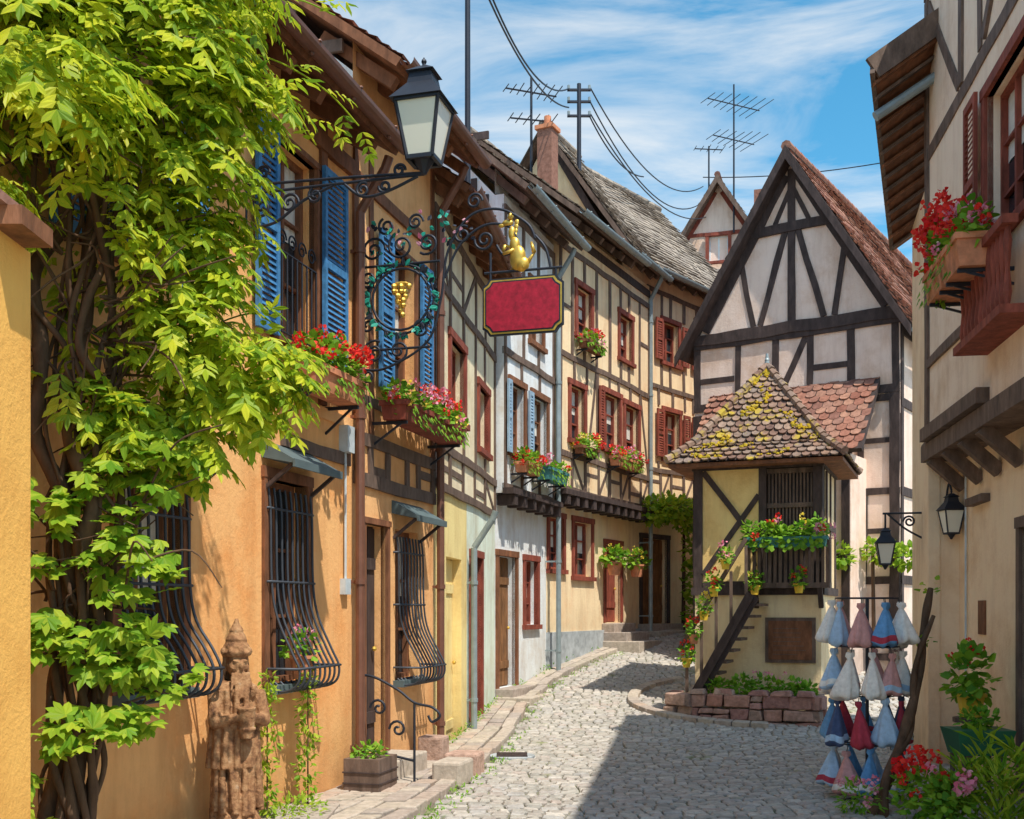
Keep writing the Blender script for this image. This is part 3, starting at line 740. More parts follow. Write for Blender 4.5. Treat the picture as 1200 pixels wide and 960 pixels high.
flower_box(MP,.84,2.02,2.68,-.45,-.27,.14,M_teal,(M_redfl,M_pinkfl,M_yelfl),n=520,bl=20,size=.085,hgt=.18)
def flower_pot(M,x,y,z,r=.09,h=.17,m=M_yellowpot,fl=M_redfl,n=110,size=.07,bl=5,hg=.15):
    e=empty('flower_pot',M@Matrix.Translation((x,y,z))); p=MB()
    p.lathe((0,0,0),[(r*.7,0),(r*.95,h*.85),(r*1.12,h*.86),(r*1.12,h),(r*.95,h),(r*.9,h*.9)],m,14); p.build('pot',e)
    f=MB(); leafmass(f,(0,0,h+hg*.5),(r*1.5,r*1.5,hg),n,size,M_gleaf,.9); f.build('foliage',e)
    b=MB(); 
    if bl: blossoms(b,(0,0,h+hg*.7),(r*1.3,r*1.3,hg),bl,fl,.032); b.build('blossoms',e)
for (x,y,z,mm,fm_) in ((.98,-.36,1.98,M_yellowpot,M_yelfl),(1.62,-.36,2.0,M_yellowpot,M_redfl),(.62,-.75,2.35,M_yellowpot,M_pinkfl),(.45,-.75,1.95,M_yellowpot,M_redfl),(.3,-.75,1.6,M_yellowpot,M_yelfl),(.15,-.75,1.25,M_terra,M_redfl),(.04,-.75,.9,M_yellowpot,M_redfl)):
    flower_pot(MP,x,y,z,.075,.14,mm,fm_,n=70)
flower_pot(MA,W1[0]+.3,-.17,1.17,.11,.2,M_terra,M_pinkfl,n=80,size=.06,bl=4,hg=.14)

# ============================================================ RIGHT HOUSES
MR=frame(5.02,12.5,-.154,-1); e=empty('right_timbered_house',MR); mb=MB(); L=8.5; RX=lambda d:(12.5-d)*1.0118
rd=(RX(10.1),RX(9.0),.1,2.5); rw=(RX(10.0),RX(8.7),5.0,6.4)
J=-.33
wall(mb,0,L,-.4,3.55,[rd],M_right); wall(mb,0,L,3.55,8.85,[rw],M_rightU,y=J)
mb.poly([(0,J,3.55),(0,0,3.55),(L,0,3.55),(L,J,3.55)],M_brown)
mb.poly([(0,J,3.55),(0,3,3.55),(0,3,8.85),(0,J,8.85)],M_rightU); mb.poly([(0,0,-.4),(0,3,-.4),(0,3,3.55),(0,0,3.55)],M_right)
mb.poly([(L,J,-.4),(L,3,-.4),(L,3,8.85),(L,J,8.85)],M_rightU); 
door(mb,rd,M_brown,trim=M_timber_g)
window(mb,rw,M_redwood,y=J,trim=M_redwood,nx=3)
shutter(mb,rw[0]-.5,rw[0]-.1,4.95,6.5,M_redwood,J-.06)
def rb_(a,b_,c_,d_,w_=.13): mb.beam(a,b_,c_,d_,w_,M_timber_g,J)
rb_(0,6.85,L,6.85,.15);rb_(0,8.7,L,8.7,.15);rb_(.07,3.7,.07,8.6,.13)
for x in (1.6,2.3,4.2,5.2,6.4): rb_(x,6.95,x,8.6)
rb_(.15,8.5,1.5,6.98,.12);rb_(2.45,6.98,3.9,8.5,.12);rb_(.15,4.5,1.9,4.5,.1)
mb.box(-.03,L,J-.06,.02,3.42,3.6,M_timber_g); mb.box(.2,2.6,J-.12,J,3.62,3.76,M_timber_g)
for i in range(4): mb.bar((.3+i*.7,.0,3.1),(.3+i*.7,J-.02,3.42),.12,.12,M_timber_g)
mb.box(.7,1.35,-.09,.0,2.85,2.93,M_timber_g)
mb.box(.95,1.2,-.02,.03,1.5,1.85,M_brown); mb.cyl((.45,-.02,0),(.45,-.02,3.3),.012,.012,M_box,6)
for i in range(12):
    x=rw[0]+.05+i*.125; mb.lathe((x,J-.22,4.14),[(.02,0),(.035,.1),(.018,.28),(.035,.5),(.02,.62)],M_redwood,6)
mb.box(rw[0],rw[0]+1.5,J-.28,J-.16,4.76,4.83,M_redwood);mb.box(rw[0],rw[0]+1.5,J-.3,J,4.06,4.13,M_redwood)
mb.build('walls',e)
roof(e,0,L,8.85,.36,2.6,10.0,M_rtile,side=.0,gut=M_zinc)
MR2=frame(4.69,12.5,.37,1.5)
e=empty('right_corner_house',MR2); mb=MB(); L2=1.62
mb.box(0,L2,-2.2,0,-.4,6.6,M_right)
mb.box(-.01,.4,-.0,.03,3.5,3.66,M_timber_g)
mb.box(-.03,0,-.35,-.02,3.42,3.6,M_timber_g); mb.box(-.02,0,-.12,0,-.3,3.4,M_right)
mb.build('walls',e)
ro=MB()
def W2L(p): return MR2.inverted()@Vector(p)
A=Vector((3.9,12.0,7.63));B_=Vector((7.2,12.0,9.97));C_=Vector((8.0,14.25,8.7));D_=Vector((4.88,14.25,6.45))
q=[W2L(p) for p in (A,B_,C_,D_)]; t=Vector((0,0,-.1))
ro.hexa([p+t for p in q]+q,M_brown)
for i in range(14):
    a=q[0].lerp(q[3],(i+.5)/14); b=q[1].lerp(q[2],(i+.5)/14); ro.bar(a+Vector((0,0,-.12)),b+Vector((0,0,-.12)),.12,.03,M_timber_g if i%3 else M_brown)
ro.bar(q[0]+Vector((0,0,.0)),q[3],.05,.2,M_timber_g);ro.bar(q[0]-Vector((0,0,.02)),q[1]-Vector((0,0,.02)),.05,.24,M_timber_g)
gz=Vector((0,0,-.28)); ro.cyl(q[0].lerp(q[3],.12)+gz,q[0].lerp(q[1],.3)+gz+Vector((.2,0,-.25)),.055,.055,M_zinc)
tiles(ro,q[3],(q[0]-q[3]),(q[1]-q[0]),(q[0]-q[3]).length,(q[1]-q[0]).length,M_rtile)
ro.build('roof',e)
flower_box(MR,RX(10.35),RX(9.75),4.62,J-.48,J-.16,.26,M_terra,(M_redfl,M_redfl),n=400,bl=54,size=.09,hgt=.38,br=.05)
flower_box(MR,RX(9.7),RX(9.1),4.62,J-.48,J-.16,.26,M_terra,(M_redfl,M_pinkfl),n=220,bl=26,size=.08,hgt=.2,br=.045)

# ============================================================ FLOWER BOXES (left)
flower_box(MA,AX(9.3),AX(10.3),3.62,-.36,-.1,.2,M_terra,(M_redfl,),n=520,bl=34,hgt=.2,br=.04)
MA2=frame(-3.454+.28*6.8,10.8,.28,1)
flower_box(MA2,BX(11.15),BX(12.95),3.66,-.42,-.14,.18,M_redwood,(M_redfl,M_pinkfl,M_yelfl),n=900,bl=60,hgt=.17,br=.037)
flower_box(MC,1.3,2.4,3.95,-.5,-.26,.2,M_teal,(M_redfl,M_pinkfl),n=220,bl=12,hgt=.13)
flower_box(MC,.25,1.0,3.95,-.45,-.24,.16,M_terra,(M_redfl,),n=200,bl=14,hgt=.15)
flower_box(MD,2.2,3.6,4.6,-.55,-.35,.18,M_terra,(M_redfl,M_pinkfl),n=380,bl=24,hgt=.17,br=.045)
flower_box(MD,.5,1.3,4.62,-.5,-.33,.14,M_brown,(M_yelfl,M_redfl),n=200,bl=16,hgt=.16,br=.045)
flower_box(MD,.7,1.6,6.6,-.5,-.33,.14,M_brown,(M_pinkfl,M_redfl),n=160,bl=12,hgt=.14,br=.045)
for x in (2.6,3.9): flower_pot(MD,x,-.3,2.45,.16,.26,M_terra,M_yelfl,n=120,size=.11,hg=.2,bl=8)

# ============================================================ LANTERNS
def lantern(e,c,s=1.0,hang=False):
    mb=MB(); c=Vector(c)
    def ring(h,z): return [c+Vector((sx*h,sy*h,z)) for sx,sy in ((-1,-1),(1,-1),(1,1),(-1,1))]
    b=ring(.10*s,.08*s);t=ring(.17*s,.5*s)
    for i in range(4):
        j=(i+1)%4; mb.poly([b[i],b[j],t[j],t[i]],M_lglass)
        mb.bar(b[i],t[i],.022*s,.022*s,M_iron); mb.bar(b[i],b[j],.03*s,.03*s,M_iron);mb.bar(t[i],t[j],.03*s,.04*s,M_iron)
    r0=ring(.205*s,.5*s);r1=ring(.10*s,.64*s);r2=ring(.085*s,.72*s);r3=ring(.11*s,.73*s);r4=ring(.03*s,.79*s)
    for a,b2 in ((r0,r1),(r1,r2),(r2,r3),(r3,r4)):
        for i in range(4):
            j=(i+1)%4; mb.poly([a[i],a[j],b2[j],b2[i]],M_iron)
    mb.poly(r0,M_iron)
    mb.cyl(c+Vector((0,0,.78*s)),c+Vector((0,0,.86*s)),.02*s,.006*s,M_iron,6); mb.ball(c+Vector((0,0,.83*s)),.022*s,M_iron,4)
    mb.cyl(c,c+Vector((0,0,.09*s)),.03*s,.09*s,M_iron,8); mb.ball(c+Vector((0,0,.0)),.03*s,M_iron,4)
    mb.build('lantern',e)
d0=8.8; Ml=frame(-1.55+.28*(d0-10.8),d0,.963,-.27)
e=empty('street_lamp',Ml)
L_=[[(0,0,5.05),(1.5,0,5.05)],[(0,0,5.12),(.9,0,5.09),(1.5,0,5.06)],[(0,0,4.75),(0,0,5.3)]]
L_.append(cm([(0,0,4.78),(.25,0,4.80),(.5,0,4.95),(.75,0,5.04)],6))
for cx,cz,r,a,t in ((.14,4.93,.09,1.5,1.6),(.38,4.94,.08,0,1.6),(.6,4.98,.06,2,1.5),(1.0,4.98,.06,1,1.5),(1.18,4.99,.05,3,1.4),(.15,5.2,.06,0,1.5),(1.3,5.1,.05,0,1.4)):
    L_.append(spiral(cx,cz,r,.015,a,t))
L_.append(cm([(.85,0,5.04),(1.0,0,4.93),(1.2,0,4.95),(1.45,0,5.04)],6))
tube('bracket',L_,.012,M_iron,e); lantern(e,(1.5,0,5.07),1.0)
e=empty('wall_lantern',frame(4.86,12.45,1,0)); lantern(e,(0,-.18,2.55),.62); tube('bracket',[cm([(0,0,2.9),(0,-.1,3.15),(0,-.18,3.08)],6)],.012,M_iron,e)
e=empty('wall_lantern',frame(4.85,13.1,-1,.25)); lantern(e,(.42,0,2.25),.6); tube('bracket',[[(0,0,2.9),(.45,0,2.9)],cm([(0,0,2.6),(.2,0,2.72),(.4,0,2.9)],6),spiral(.15,2.8,.07,.02,0,1.5),[(.42,0,2.9),(.42,0,2.72)]],.012,M_iron,e)

# ============================================================ HANGING SIGN
Ms=frame(-1.514,10.93,.963,-.27); e=empty('hanging_shop_sign',Ms)
L_=[[(0,0,3.95),(0,0,5.6)],[(.02,0,5.12),(.85,0,5.12)],[(.02,0,4.3),(.75,0,4.3)]]
arch=cm([(.02,0,4.12),(.3,0,4.12),(.72,0,4.35),(.86,0,4.75),(.93,0,5.2),(1.15,0,5.52),(1.45,0,5.56),(1.72,0,5.4),(1.8,0,5.25)],8)
L_.append(arch)
L_.append(cm([(.9,0,4.95),(1.05,0,5.25),(1.3,0,5.42),(1.55,0,5.38),(1.62,0,5.2),(1.5,0,5.12),(1.42,0,5.22)],8))
L_.append([(.45+.3*math.cos(t*.2618),0,4.78+.3*math.sin(t*.2618)) for t in range(25)])
L_.append([(.45+.34*math.cos(t*.2618),0,4.78+.34*math.sin(t*.2618)) for t in range(25)])
for cx,cz,r,a,t in ((.16,5.28,.13,0,1.7),(.45,5.3,.14,2,1.7),(.72,5.3,.11,4,1.7),(.16,4.28,.12,1,1.7),(.42,4.28,.12,3,1.7),(.66,4.48,.1,0,1.7),(.1,4.55,.08,1,1.5),(.1,5.0,.08,4,1.5),(1.08,5.35,.09,1,1.5),(1.3,5.28,.1,3,1.6),(1.2,5.66,.08,0,1.5),(.3,5.5,.09,2,1.5),(.6,5.52,.08,0,1.5),(.1,4.05,.07,2,1.5)):
    L_.append(spiral(cx,cz,r,.02,a,t))
for x in (1.36,2.0): L_.append([(x,0,4.87),(x,0,4.95 if x>1.5 else 5.15)])
L_.append([(1.3,0,4.96),(2.06,0,4.96)]); L_.append(cm([(1.8,0,5.28),(1.9,0,5.15),(1.95,0,4.96)],6))
tube('ironwork',L_,.013,M_iron,e)
bd=MB(); x0,x1,zz0,zz1=1.3,2.06,4.37,4.88; n_=.07
def oct_(i): 
    a,b,c_,d_=x0+i,x1-i,zz0+i,zz1-i
    return [(a+n_,c_),(b-n_,c_),(b-n_*.6,c_+n_*.6),(b,c_+n_),(b,d_-n_),(b-n_*.6,d_-n_*.6),(b-n_,d_),(a+n_,d_),(a+n_*.6,d_-n_*.6),(a,d_-n_),(a,c_+n_),(a+n_*.6,c_+n_*.6)]
def slab(i,y0,y1,m):
    P=oct_(i);n=len(P)
    bd.poly([(p[0],y0,p[1]) for p in P],m);bd.poly([(p[0],y1,p[1]) for p in reversed(P)],m)
    for j in range(n):
        a=P[j];b=P[(j+1)%n];bd.poly([(a[0],y0,a[1]),(a[0],y1,a[1]),(b[0],y1,b[1]),(b[0],y0,b[1])],m)
slab(-.016,-.012,.012,M_iron);slab(0,-.02,.02,M_gold);slab(.014,-.024,.024,M_iron);slab(.026,-.028,.028,M_redsign)
bd.build('board',e)
gp=MB()
for r in range(7):
    for j in range(max(1,6-abs(r-1)+ (0 if r<4 else -1))):
        wd=.09*(1-r/8); gp.ball((.45+R(-wd,wd),R(-.03,.03),4.90-r*.045),.03,M_gold,4)
gp.ball((.45,0,4.93),.05,M_gold,4,(1.6,.5,.5)); gp.build('gilded_grapes',e)
lf=MB()
for i in range(110):
    a=R(0,6.28); p=Vector((.45+.32*math.cos(a),R(-.03,.03),4.78+.32*math.sin(a))); lf.leaf(p,Vector((math.cos(a+R(-1,1)),R(-.4,.4),math.sin(a+R(-1,1)))),Vector((0,-1,R(-.3,.3))),.085,.05,random.choice((M_green,M_green,M_iron)))
for i in range(50):
    p=Vector((R(.1,1.2),0,R(5.25,5.6))); lf.leaf(p,rvec(),Vector((0,-1,0)),.07,.045,random.choice((M_green,M_green,M_iron,M_pinkfl)))
lf.build('painted_iron_leaves',e)
an=MB()
def el(c,r,k3): an.ball(c,r,M_gold,8,k3)
el((1.63,0,5.08),.09,(.9,.6,1.4)); el((1.60,0,5.2),.065,(.8,.6,1.3)); el((1.57,0,5.32),.042,(.8,.6,1.6)); el((1.53,0,5.42),.038,(1.5,.7,.85)); el((1.47,0,5.40),.024,(1.4,.8,.8))
el((1.67,0,5.02),.075,(1,.7,1.0))
for i in range(6): el((1.62-.006*i,0,5.42-.04*i),.022,(1,.5,1.3))
for a,b in (((1.62,.03,5.02),(1.55,.03,4.97)),((1.68,-.03,5.02),(1.7,-.03,4.96)),((1.6,.03,5.18),(1.5,.03,5.22)),((1.5,.03,5.22),(1.47,.03,5.16)),((1.6,-.03,5.15),(1.49,-.03,5.12)),((1.72,0,5.02),(1.79,0,5.12)),((1.79,0,5.12),(1.76,0,5.22)),((1.55,.02,5.45),(1.57,.03,5.5)),((1.55,-.02,5.45),(1.57,-.03,5.5))): an.cyl(a,b,.022,.012,M_gold,7)
an.build('gilded_animal',e,True)

# ============================================================ VINE on the left
e=empty('wisteria_vine')
stems=[]; sr=[]
for i,(xa,xb) in enumerate(((-2.50,-2.60),(-2.42,-2.38),(-2.36,-2.22),(-2.54,-2.5),(-2.46,-2.12),(-2.38,-2.48),(-2.5,-2.32),(-2.44,-2.62),(-2.4,-2.18),(-2.47,-2.4),(-2.4,-2.55),(-2.52,-2.28))):
    P=[]; z=-.1; ph=R(0,6.28)
    while z<5.0:
        f=max(0,min(1,(z-.8)/3.0)); x=xa+(xb-xa)*f+.085*math.sin(ph+z*R(2.0,3.0))+R(-.04,.04); y=6.2+.09*math.cos(ph+z*2.4)+R(-.04,.04)
        P.append((x,y,z)); z+=R(.25,.45)
    stems.append(cm(P,8)); sr.append(R(.4,.9) if i>1 else 1.5)
tube('stems',stems,.036,M_bark,e,radii=lambda li,t:sr[li]*(1-.4*t)*(1+.12*math.sin(t*70+li)),res=3)
tw=[]
for i in range(110):
    z=R(1.2,4.9); a=Vector((-2.38+R(-.25,.22),6.2+R(-.12,.1),z)); d=Vector((R(-.6,.7),R(-.35,.15),R(-.3,.7)))
    tw.append(cm([a,a+d*.3+rvec()*.08,a+d*.7+rvec()*.12,a+d*R(.9,1.3)+Vector((0,0,-.1))],5))
tube('twigs',tw,.009,M_bark,e,radii=lambda li,t:1.2-.8*t,res=1)
vf=MB()
def compound(p,d,n=5,l=.115):
    d=d.normalized(); q=Vector(p)
    for i in range(n):
        q=q+d*.05; d=(d+Vector((0,0,-.15))).normalized()
        s=d.cross(Vector((0,0,1)));
        if s.length<.01: s=Vector((1,0,0))
        s.normalize(); up=s.cross(d)
        for sg in (-1,1):
            vf.leaf(q,s*sg*.9+d*.55+Vector((0,0,-.3+R(-.2,.2)))+rvec()*.2,up+rvec()*.5,l*R(.75,1.15),l*.38,M_vleaf)
    vf.leaf(q,d,up,l*1.1,l*.38,M_vleaf)
blobs=[((-2.75,6.3,5.1),(.55,.5,.45),210),((-2.15,6.4,5.0),(.45,.45,.42),220),((-1.75,6.5,4.85),(.28,.4,.32),110),((-2.35,6.15,4.6),(.5,.3,.22),110),
((-1.9,6.4,4.3),(.25,.35,.32),120),((-2.85,6.1,4.5),(.22,.3,.35),60),((-1.9,6.5,3.85),(.24,.3,.25),85),((-1.85,6.5,3.35),(.28,.35,.3),120),((-1.6,6.5,3.15),(.28,.3,.22),90),((-1.95,6.4,2.85),(.24,.25,.2),60),
((-2.7,6.2,5.7),(.8,.6,.45),130),((-1.8,6.4,5.5),(.42,.5,.35),80),((-3.0,5.9,5.0),(.45,.4,.4),80),((-2.8,5.95,3.95),(.1,.12,.5),24),((-2.35,6.5,3.5),(.35,.08,.8),60),((-2.3,5.5,4.45),(.3,.25,.3),90),((-2.15,5.95,3.9),(.15,.1,.2),16),((-2.4,6.0,3.1),(.15,.1,.2),12)]
for c_,r_,n_ in blobs:
    sub=[(Vector(c_)+Vector((R(-1,1)*r_[0],R(-1,1)*r_[1],R(-1,1)*r_[2]))*.8) for _ in range(max(2,n_//10))]
    for _ in range(n_):
        if R(0,1)<.6:
            o_=random.choice(sub); p=o_+rvec()*.16; v=(p-Vector(c_))
        else:
            v=rvec(); p=Vector(c_)+Vector((v.x*r_[0],v.y*r_[1],v.z*r_[2]))
        d=Vector((v.x*1.3+.35,v.y-.25,R(-.9,.3)))+rvec()*.5
        compound(p,d,random.choice((4,5,5,6)),R(.085,.125))
vf.build('wisteria_leaves',e)
rn=[cm([(-1.9,6.6,5.0),(-1.55,6.8,5.15),(-1.2,7.0,5.05),(-.98,7.1,4.85)],6),cm([(-1.8,6.6,4.8),(-1.4,6.7,4.85),(-1.2,6.8,4.6)],6),cm([(-1.8,6.6,5.2),(-1.4,6.8,5.5),(-1.1,6.9,5.45)],6),cm([(-1.9,6.5,4.4),(-1.6,6.5,4.3),(-1.5,6.55,4.0)],6),cm([(-1.8,6.5,3.4),(-1.5,6.55,3.5),(-1.3,6.6,3.3)],6)]
tube('runners',rn,.005,M_vleaf,e)
vf=MB()
for L3 in rn:
    for p in L3[::3]: compound(p,Vector((R(-.3,1),R(-.6,.3),R(-.8,.2))),4,.08)
vf.build('runner_leaves',e)
e=empty('virginia_creeper'); cf=MB()
def palm(p,d,l=.12):
    d=d.normalized(); s=d.cross(Vector((.2,-.5,1))).normalized()
    nn=s.cross(d)
    for a in (-1.1,-.55,0,.55,1.1): cf.leaf(p,d*math.cos(a)+s*math.sin(a),nn+rvec()*.25,l*(1-.22*abs(a)),l*.42,M_creeper)
cb=[((-2.15,6.15,2.45),(.28,.25,.28),65),((-1.95,6.3,2.6),(.25,.25,.2),50),((-2.5,5.95,2.3),(.2,.15,.15),24),((-2.1,6.1,2.0),(.27,.25,.22),60),((-2.5,5.9,1.6),(.22,.2,.17),40),((-2.15,6.1,1.55),(.32,.22,.2),75),((-2.05,6.3,1.4),(.28,.2,.15),44),((-2.35,5.9,1.12),(.25,.2,.15),40),((-2.2,6.1,2.9),(.18,.2,.2),30),((-2.6,5.85,.7),(.12,.2,.3),20),((-2.1,6.1,1.15),(.2,.2,.1),24),((-2.5,5.9,2.0),(.12,.1,.12),12)]
for c_,r_,n_ in cb:
    for _ in range(n_):
        v=rvec();p=Vector(c_)+Vector((v.x*r_[0],v.y*r_[1],v.z*r_[2])); palm(p,Vector((R(-.6,.8),R(-.8,.1),R(-.8,.3))),R(.08,.14))
cf.build('leaves',e)
for (x,y,h) in ((-1.93,8.75,1.2),(-1.72,9.35,1.25)):
    e=empty('climbing_plant'); f=MB(); f.cyl((x,y,0),(x,y,h),.008,.005,M_bark,5)
    for i in range(14): leafmass(f,(x+R(-.03,.03),y,.1+h*i/14),(.1-.003*i,.1,.07),24,.06,M_creeper,.5)
    f.build('leaves',e)
e=empty('garden_bed'); f=MB(); 
f.box(-2.1,-1.45,8.6,9.35,-.02,.12,M_flag); leafmass(f,(-1.8,8.95,.15),(.3,.35,.09),320,.05,M_creeper,.4); f.build('bed',e)
e=empty('plastered_gate_pillar'); mb=MB(); mb.box(-3.6,-2.17,4.55,5.0,-.3,3.36,M_orange3); mb.box(-3.6,-2.04,4.62,4.93,3.36,3.44,M_brown); mb.box(-3.6,-2.1,4.5,5.05,3.44,3.48,M_rtile); mb.build('pillar',e)

# ============================================================ STATUE
e=empty('carved_statue',Matrix.Translation((-2.0,8.05,0))@Matrix.Rotation(math.radians(35),4,'Z')); s=MB()
def S(c,r,k3): s.ball(c,r,M_statue,8,k3)
s.lathe((0,0,0),[(.2,0),(.21,.08),(.17,.12),(.19,.2),(.15,.3)],M_statue,14)
S((0,0,.42),.18,(.85,.75,1.3));S((.03,-.02,.7),.17,(.85,.75,1.4));S((0,0,1.0),.16,(.85,.7,1.15));S((0,0,1.16),.15,(1.1,.7,.6))
for i in range(17):
    a=i*.37; tw_=R(-.25,.25)
    s.cyl((.155*math.cos(a),.13*math.sin(a),R(.86,.94)),(.175*math.cos(a+tw_),.155*math.sin(a+tw_),R(.24,.34)),.016,.03,M_statue,6)
for i in range(18):
    a=i*.349; S((.145*math.cos(a),.118*math.sin(a),.93+.01*math.sin(i*2)),.026,(1,1,.9))
for i in range(9):
    a=-.3+i*.45; s.cyl((.15*math.cos(a+1.6),.11*math.sin(a+1.6),1.18),(.2*math.cos(a+1.6),.15*math.sin(a+1.6),.62),.024,.03,M_statue,6)
S((0,-.01,1.36),.085,(.9,1,1.15));S((0,-.095,1.35),.02,(.8,1.4,1.5));S((-.032,-.082,1.385),.02,(1.3,.7,.5));S((.032,-.082,1.385),.02,(1.3,.7,.5))
S((-.05,-.06,1.34),.025,(1,.8,.9));S((.05,-.06,1.34),.025,(1,.8,.9));S((0,-.088,1.315),.018,(1.5,.6,.5))
for i in range(7): 
    x=(i-3)*.018; s.cyl((x,-.08,1.30),(x*1.4+R(-.01,.01),-.12,1.12+abs(x)),.016,.01,M_statue,6)
for i in range(8):
    a=.2+i*.36; s.cyl((.08*math.cos(a),.07*math.sin(a),1.42),(.1*math.cos(a),.09*math.sin(a),1.22),.02,.016,M_statue,6)
s.lathe((0,0,1.42),[(.10,0),(.112,.025),(.09,.05),(.094,.07),(.075,.10),(.078,.12),(.05,.17),(.052,.185),(.025,.23),(.01,.27)],M_statue,14)
for i in range(8): S((.1*math.cos(i*.785),.1*math.sin(i*.785),1.455),.02,(1,1,1.4))
for sg in (-1,1):
    s.cyl((.16*sg,0,1.16),(.185*sg,-.07,.95),.055,.048,M_statue);s.cyl((.185*sg,-.07,.95),(.05*sg,-.18,.99),.046,.032,M_statue); S((.18*sg,-.07,.95),.05,(1,1,1))
    S((.04*sg,-.19,1.0),.03,(1,1,1.1))
    for j in range(4): s.cyl((.04*sg-.012*sg*j,-.2,1.02-.014*j),(.0+.01*sg,-.225,1.015-.014*j),.009,.007,M_statue,5)
s.cyl((0,-.2,.84),(0,-.2,1.04),.05,.062,M_statue,12);s.cyl((0,-.2,.90),(0,-.2,.915),.066,.066,M_statue,12);s.cyl((0,-.2,1.04),(0,-.2,1.06),.068,.068,M_statue,12)
for x,z in ((-.07,.2),(.07,.2)): S((x,-.14,z),.05,(.8,1.6,.6))
o=s.build('figure',e,True); rm=o.modifiers.new('remesh','REMESH'); rm.mode='VOXEL'; rm.voxel_size=.0075; rm.use_smooth_shade=True
tx=bpy.data.textures.new('carving','CLOUDS'); tx.noise_scale=.035; dm=o.modifiers.new('weathering','DISPLACE'); dm.texture=tx; dm.strength=.009; dm.mid_level=.5

# ============================================================ STREET
mbg=MB(); ys=[-60,0,13,15,17.5,20,24.3,27,34,80,300]
for a,b in zip(ys[:-1],ys[1:]): mbg.poly([(-300,a,g(a)),(300,a,g(a)),(300,b,g(b)),(-300,b,g(b))],M_ground)
mbg.build('ground')
XLy=[3,9.48,12,15.2,17.5,19.5,21,24,27]; XLx=[-2.3,-.73,-.35,.05,.3,.85,1.55,3.05,5.5]
xL=lambda y: float(np.interp(y,XLy,XLx))
xR=lambda y: float(np.interp(y,[3,11,12.4,13,14.3,15,19.5,21,22,28],[3.5,4.75,4.95,4.7,5.3,9,9,5.0,3.9,6.9]))
e=empty('cobblestone_street'); mb=MB()
yy=[3+i*.5 for i in range(51)]
for a,b in zip(yy[:-1],yy[1:]): mb.poly([(xL(a)-.03,a,g(a)+.006),(xR(a),a,g(a)+.006),(xR(b),b,g(b)+.006),(xL(b)-.03,b,g(b)+.006)],M_mortar)
mb.build('joint_bed',e)
cb=MB();k_=cb.mid(M_cob)
y=4.0
while y<27.5:
    rowh=.118*R(.88,1.12); x=-3+R(0,.1)
    while x<9.2:
        wd=R(.10,.2); cx=x+wd/2
        yc=y+.035*(cx-1.2)**2*(1 if y<16 else .3)+.02*math.sin(cx*3+y)
        if xL(yc)+.02<cx<xR(yc) :
            hw_=wd/2-.008;hh=rowh/2-.007; zr=g(yc)+.006; und=.012*math.sin(cx*2.1+yc)*math.sin(yc*1.7); h=.024+R(0,.013)+und*.5; tx=R(-.06,.06);ty=R(-.06,.06); ins=.016
            sl_=(g(yc+.1)-g(yc-.1))/.2
            i=len(cb.v)
            cor=[(-1,-1),(1,-1),(1,1),(-1,1)]
            jj=[(R(-.009,.009),R(-.009,.009)) for _ in range(4)]
            sk=.07*(cx-1.2)*wd*.5
            for (a,b_),(j0,j1) in zip(cor,jj): cb.v.append((cx+a*hw_+j0,yc+b_*hh+j1+a*sk,zr-.01+sl_*b_*hh))
            for (a,b_),(j0,j1) in zip(cor,jj): cb.v.append((cx+a*(hw_-.002)+j0,yc+b_*(hh-.002)+j1+a*sk,zr+h*.6+sl_*b_*hh))
            for (a,b_),(j0,j1) in zip(cor,jj): cb.v.append((cx+a*(hw_-ins)+j0,yc+b_*(hh-ins)+j1+a*sk,zr+h+a*hw_*tx+b_*hh*(ty+sl_)))
            for lv in (0,4):
                for q in range(4): cb.f.append((i+lv+q,i+lv+(q+1)%4,i+lv+4+(q+1)%4,i+lv+4+q));cb.mi.append(k_)
            cb.f.append((i+8,i+9,i+10,i+11));cb.mi.append(k_)
        x+=wd
    y+=rowh
cb.build('cobbles',e)
def facade_x(y):
    return float(np.interp(y,[4,13.04,17.5,20,24.3,27.1],[-3.454,-.923,-.27,.615,2.77,5.01]))
e=empty('stone_pavement'); mb=MB(); y=4.0
while y<24.5:
    l=R(.35,.6); y1=y+l
    xb0,xb1=xL(y)-.02,xL(y1)-.02
    hz=.1; kw=.16
    def blk(p0,p1,p2,p3,h=hz):
        za,zb=g(p0[1])+h+R(-.012,.012),g(p2[1])+h+R(-.012,.012); t=.008
        mb.hexa([(p0[0],p0[1]+t,-.1),(p1[0],p1[1]+t,-.1),(p2[0],p2[1]-t,-.1),(p3[0],p3[1]-t,-.1),(p0[0],p0[1]+t,za),(p1[0],p1[1]+t,za),(p2[0],p2[1]-t,zb),(p3[0],p3[1]-t,zb)],M_flag)
    jk=R(-.025,.025)
    blk((xb0-kw+jk,y),(xb0+jk,y),(xb1+jk,y1),(xb1-kw+jk,y1))
    n=max(1,int((xb0-kw-facade_x(y))/.2)); ny=max(1,int(l/.2))
    XA=lambda q,f:(facade_x(q)+(xL(q)-.02-kw-.03-facade_x(q))*f)
    for i in range(n):
        for jy in range(ny):
            f0=i/n;f1=(i+1)/n; ya=y+l*jy/ny; yb=y+l*(jy+1)/ny
            blk((XA(ya,f0)+.006,ya),(XA(ya,f1)-.006,ya),(XA(yb,f1)-.006,yb),(XA(yb,f0)+.006,yb),.095)
    y=y1
mb.build('flagstones',e,bevel=.012)
e=empty('kerb_weeds'); f=MB()
for _ in range(240):
    y=R(9,23); x=xL(y)+R(-.04,.2); leafmass(f,(x,y,g(y)+.03),(.05,.07,.025),7,.04,M_gleaf,.35)
for _ in range(60):
    y=R(12,22); x=facade_x(y)+.06; leafmass(f,(x,y,g(y)+.13),(.04,.08,.05),8,.05,M_gleaf,.4)
f.build('weeds',e)
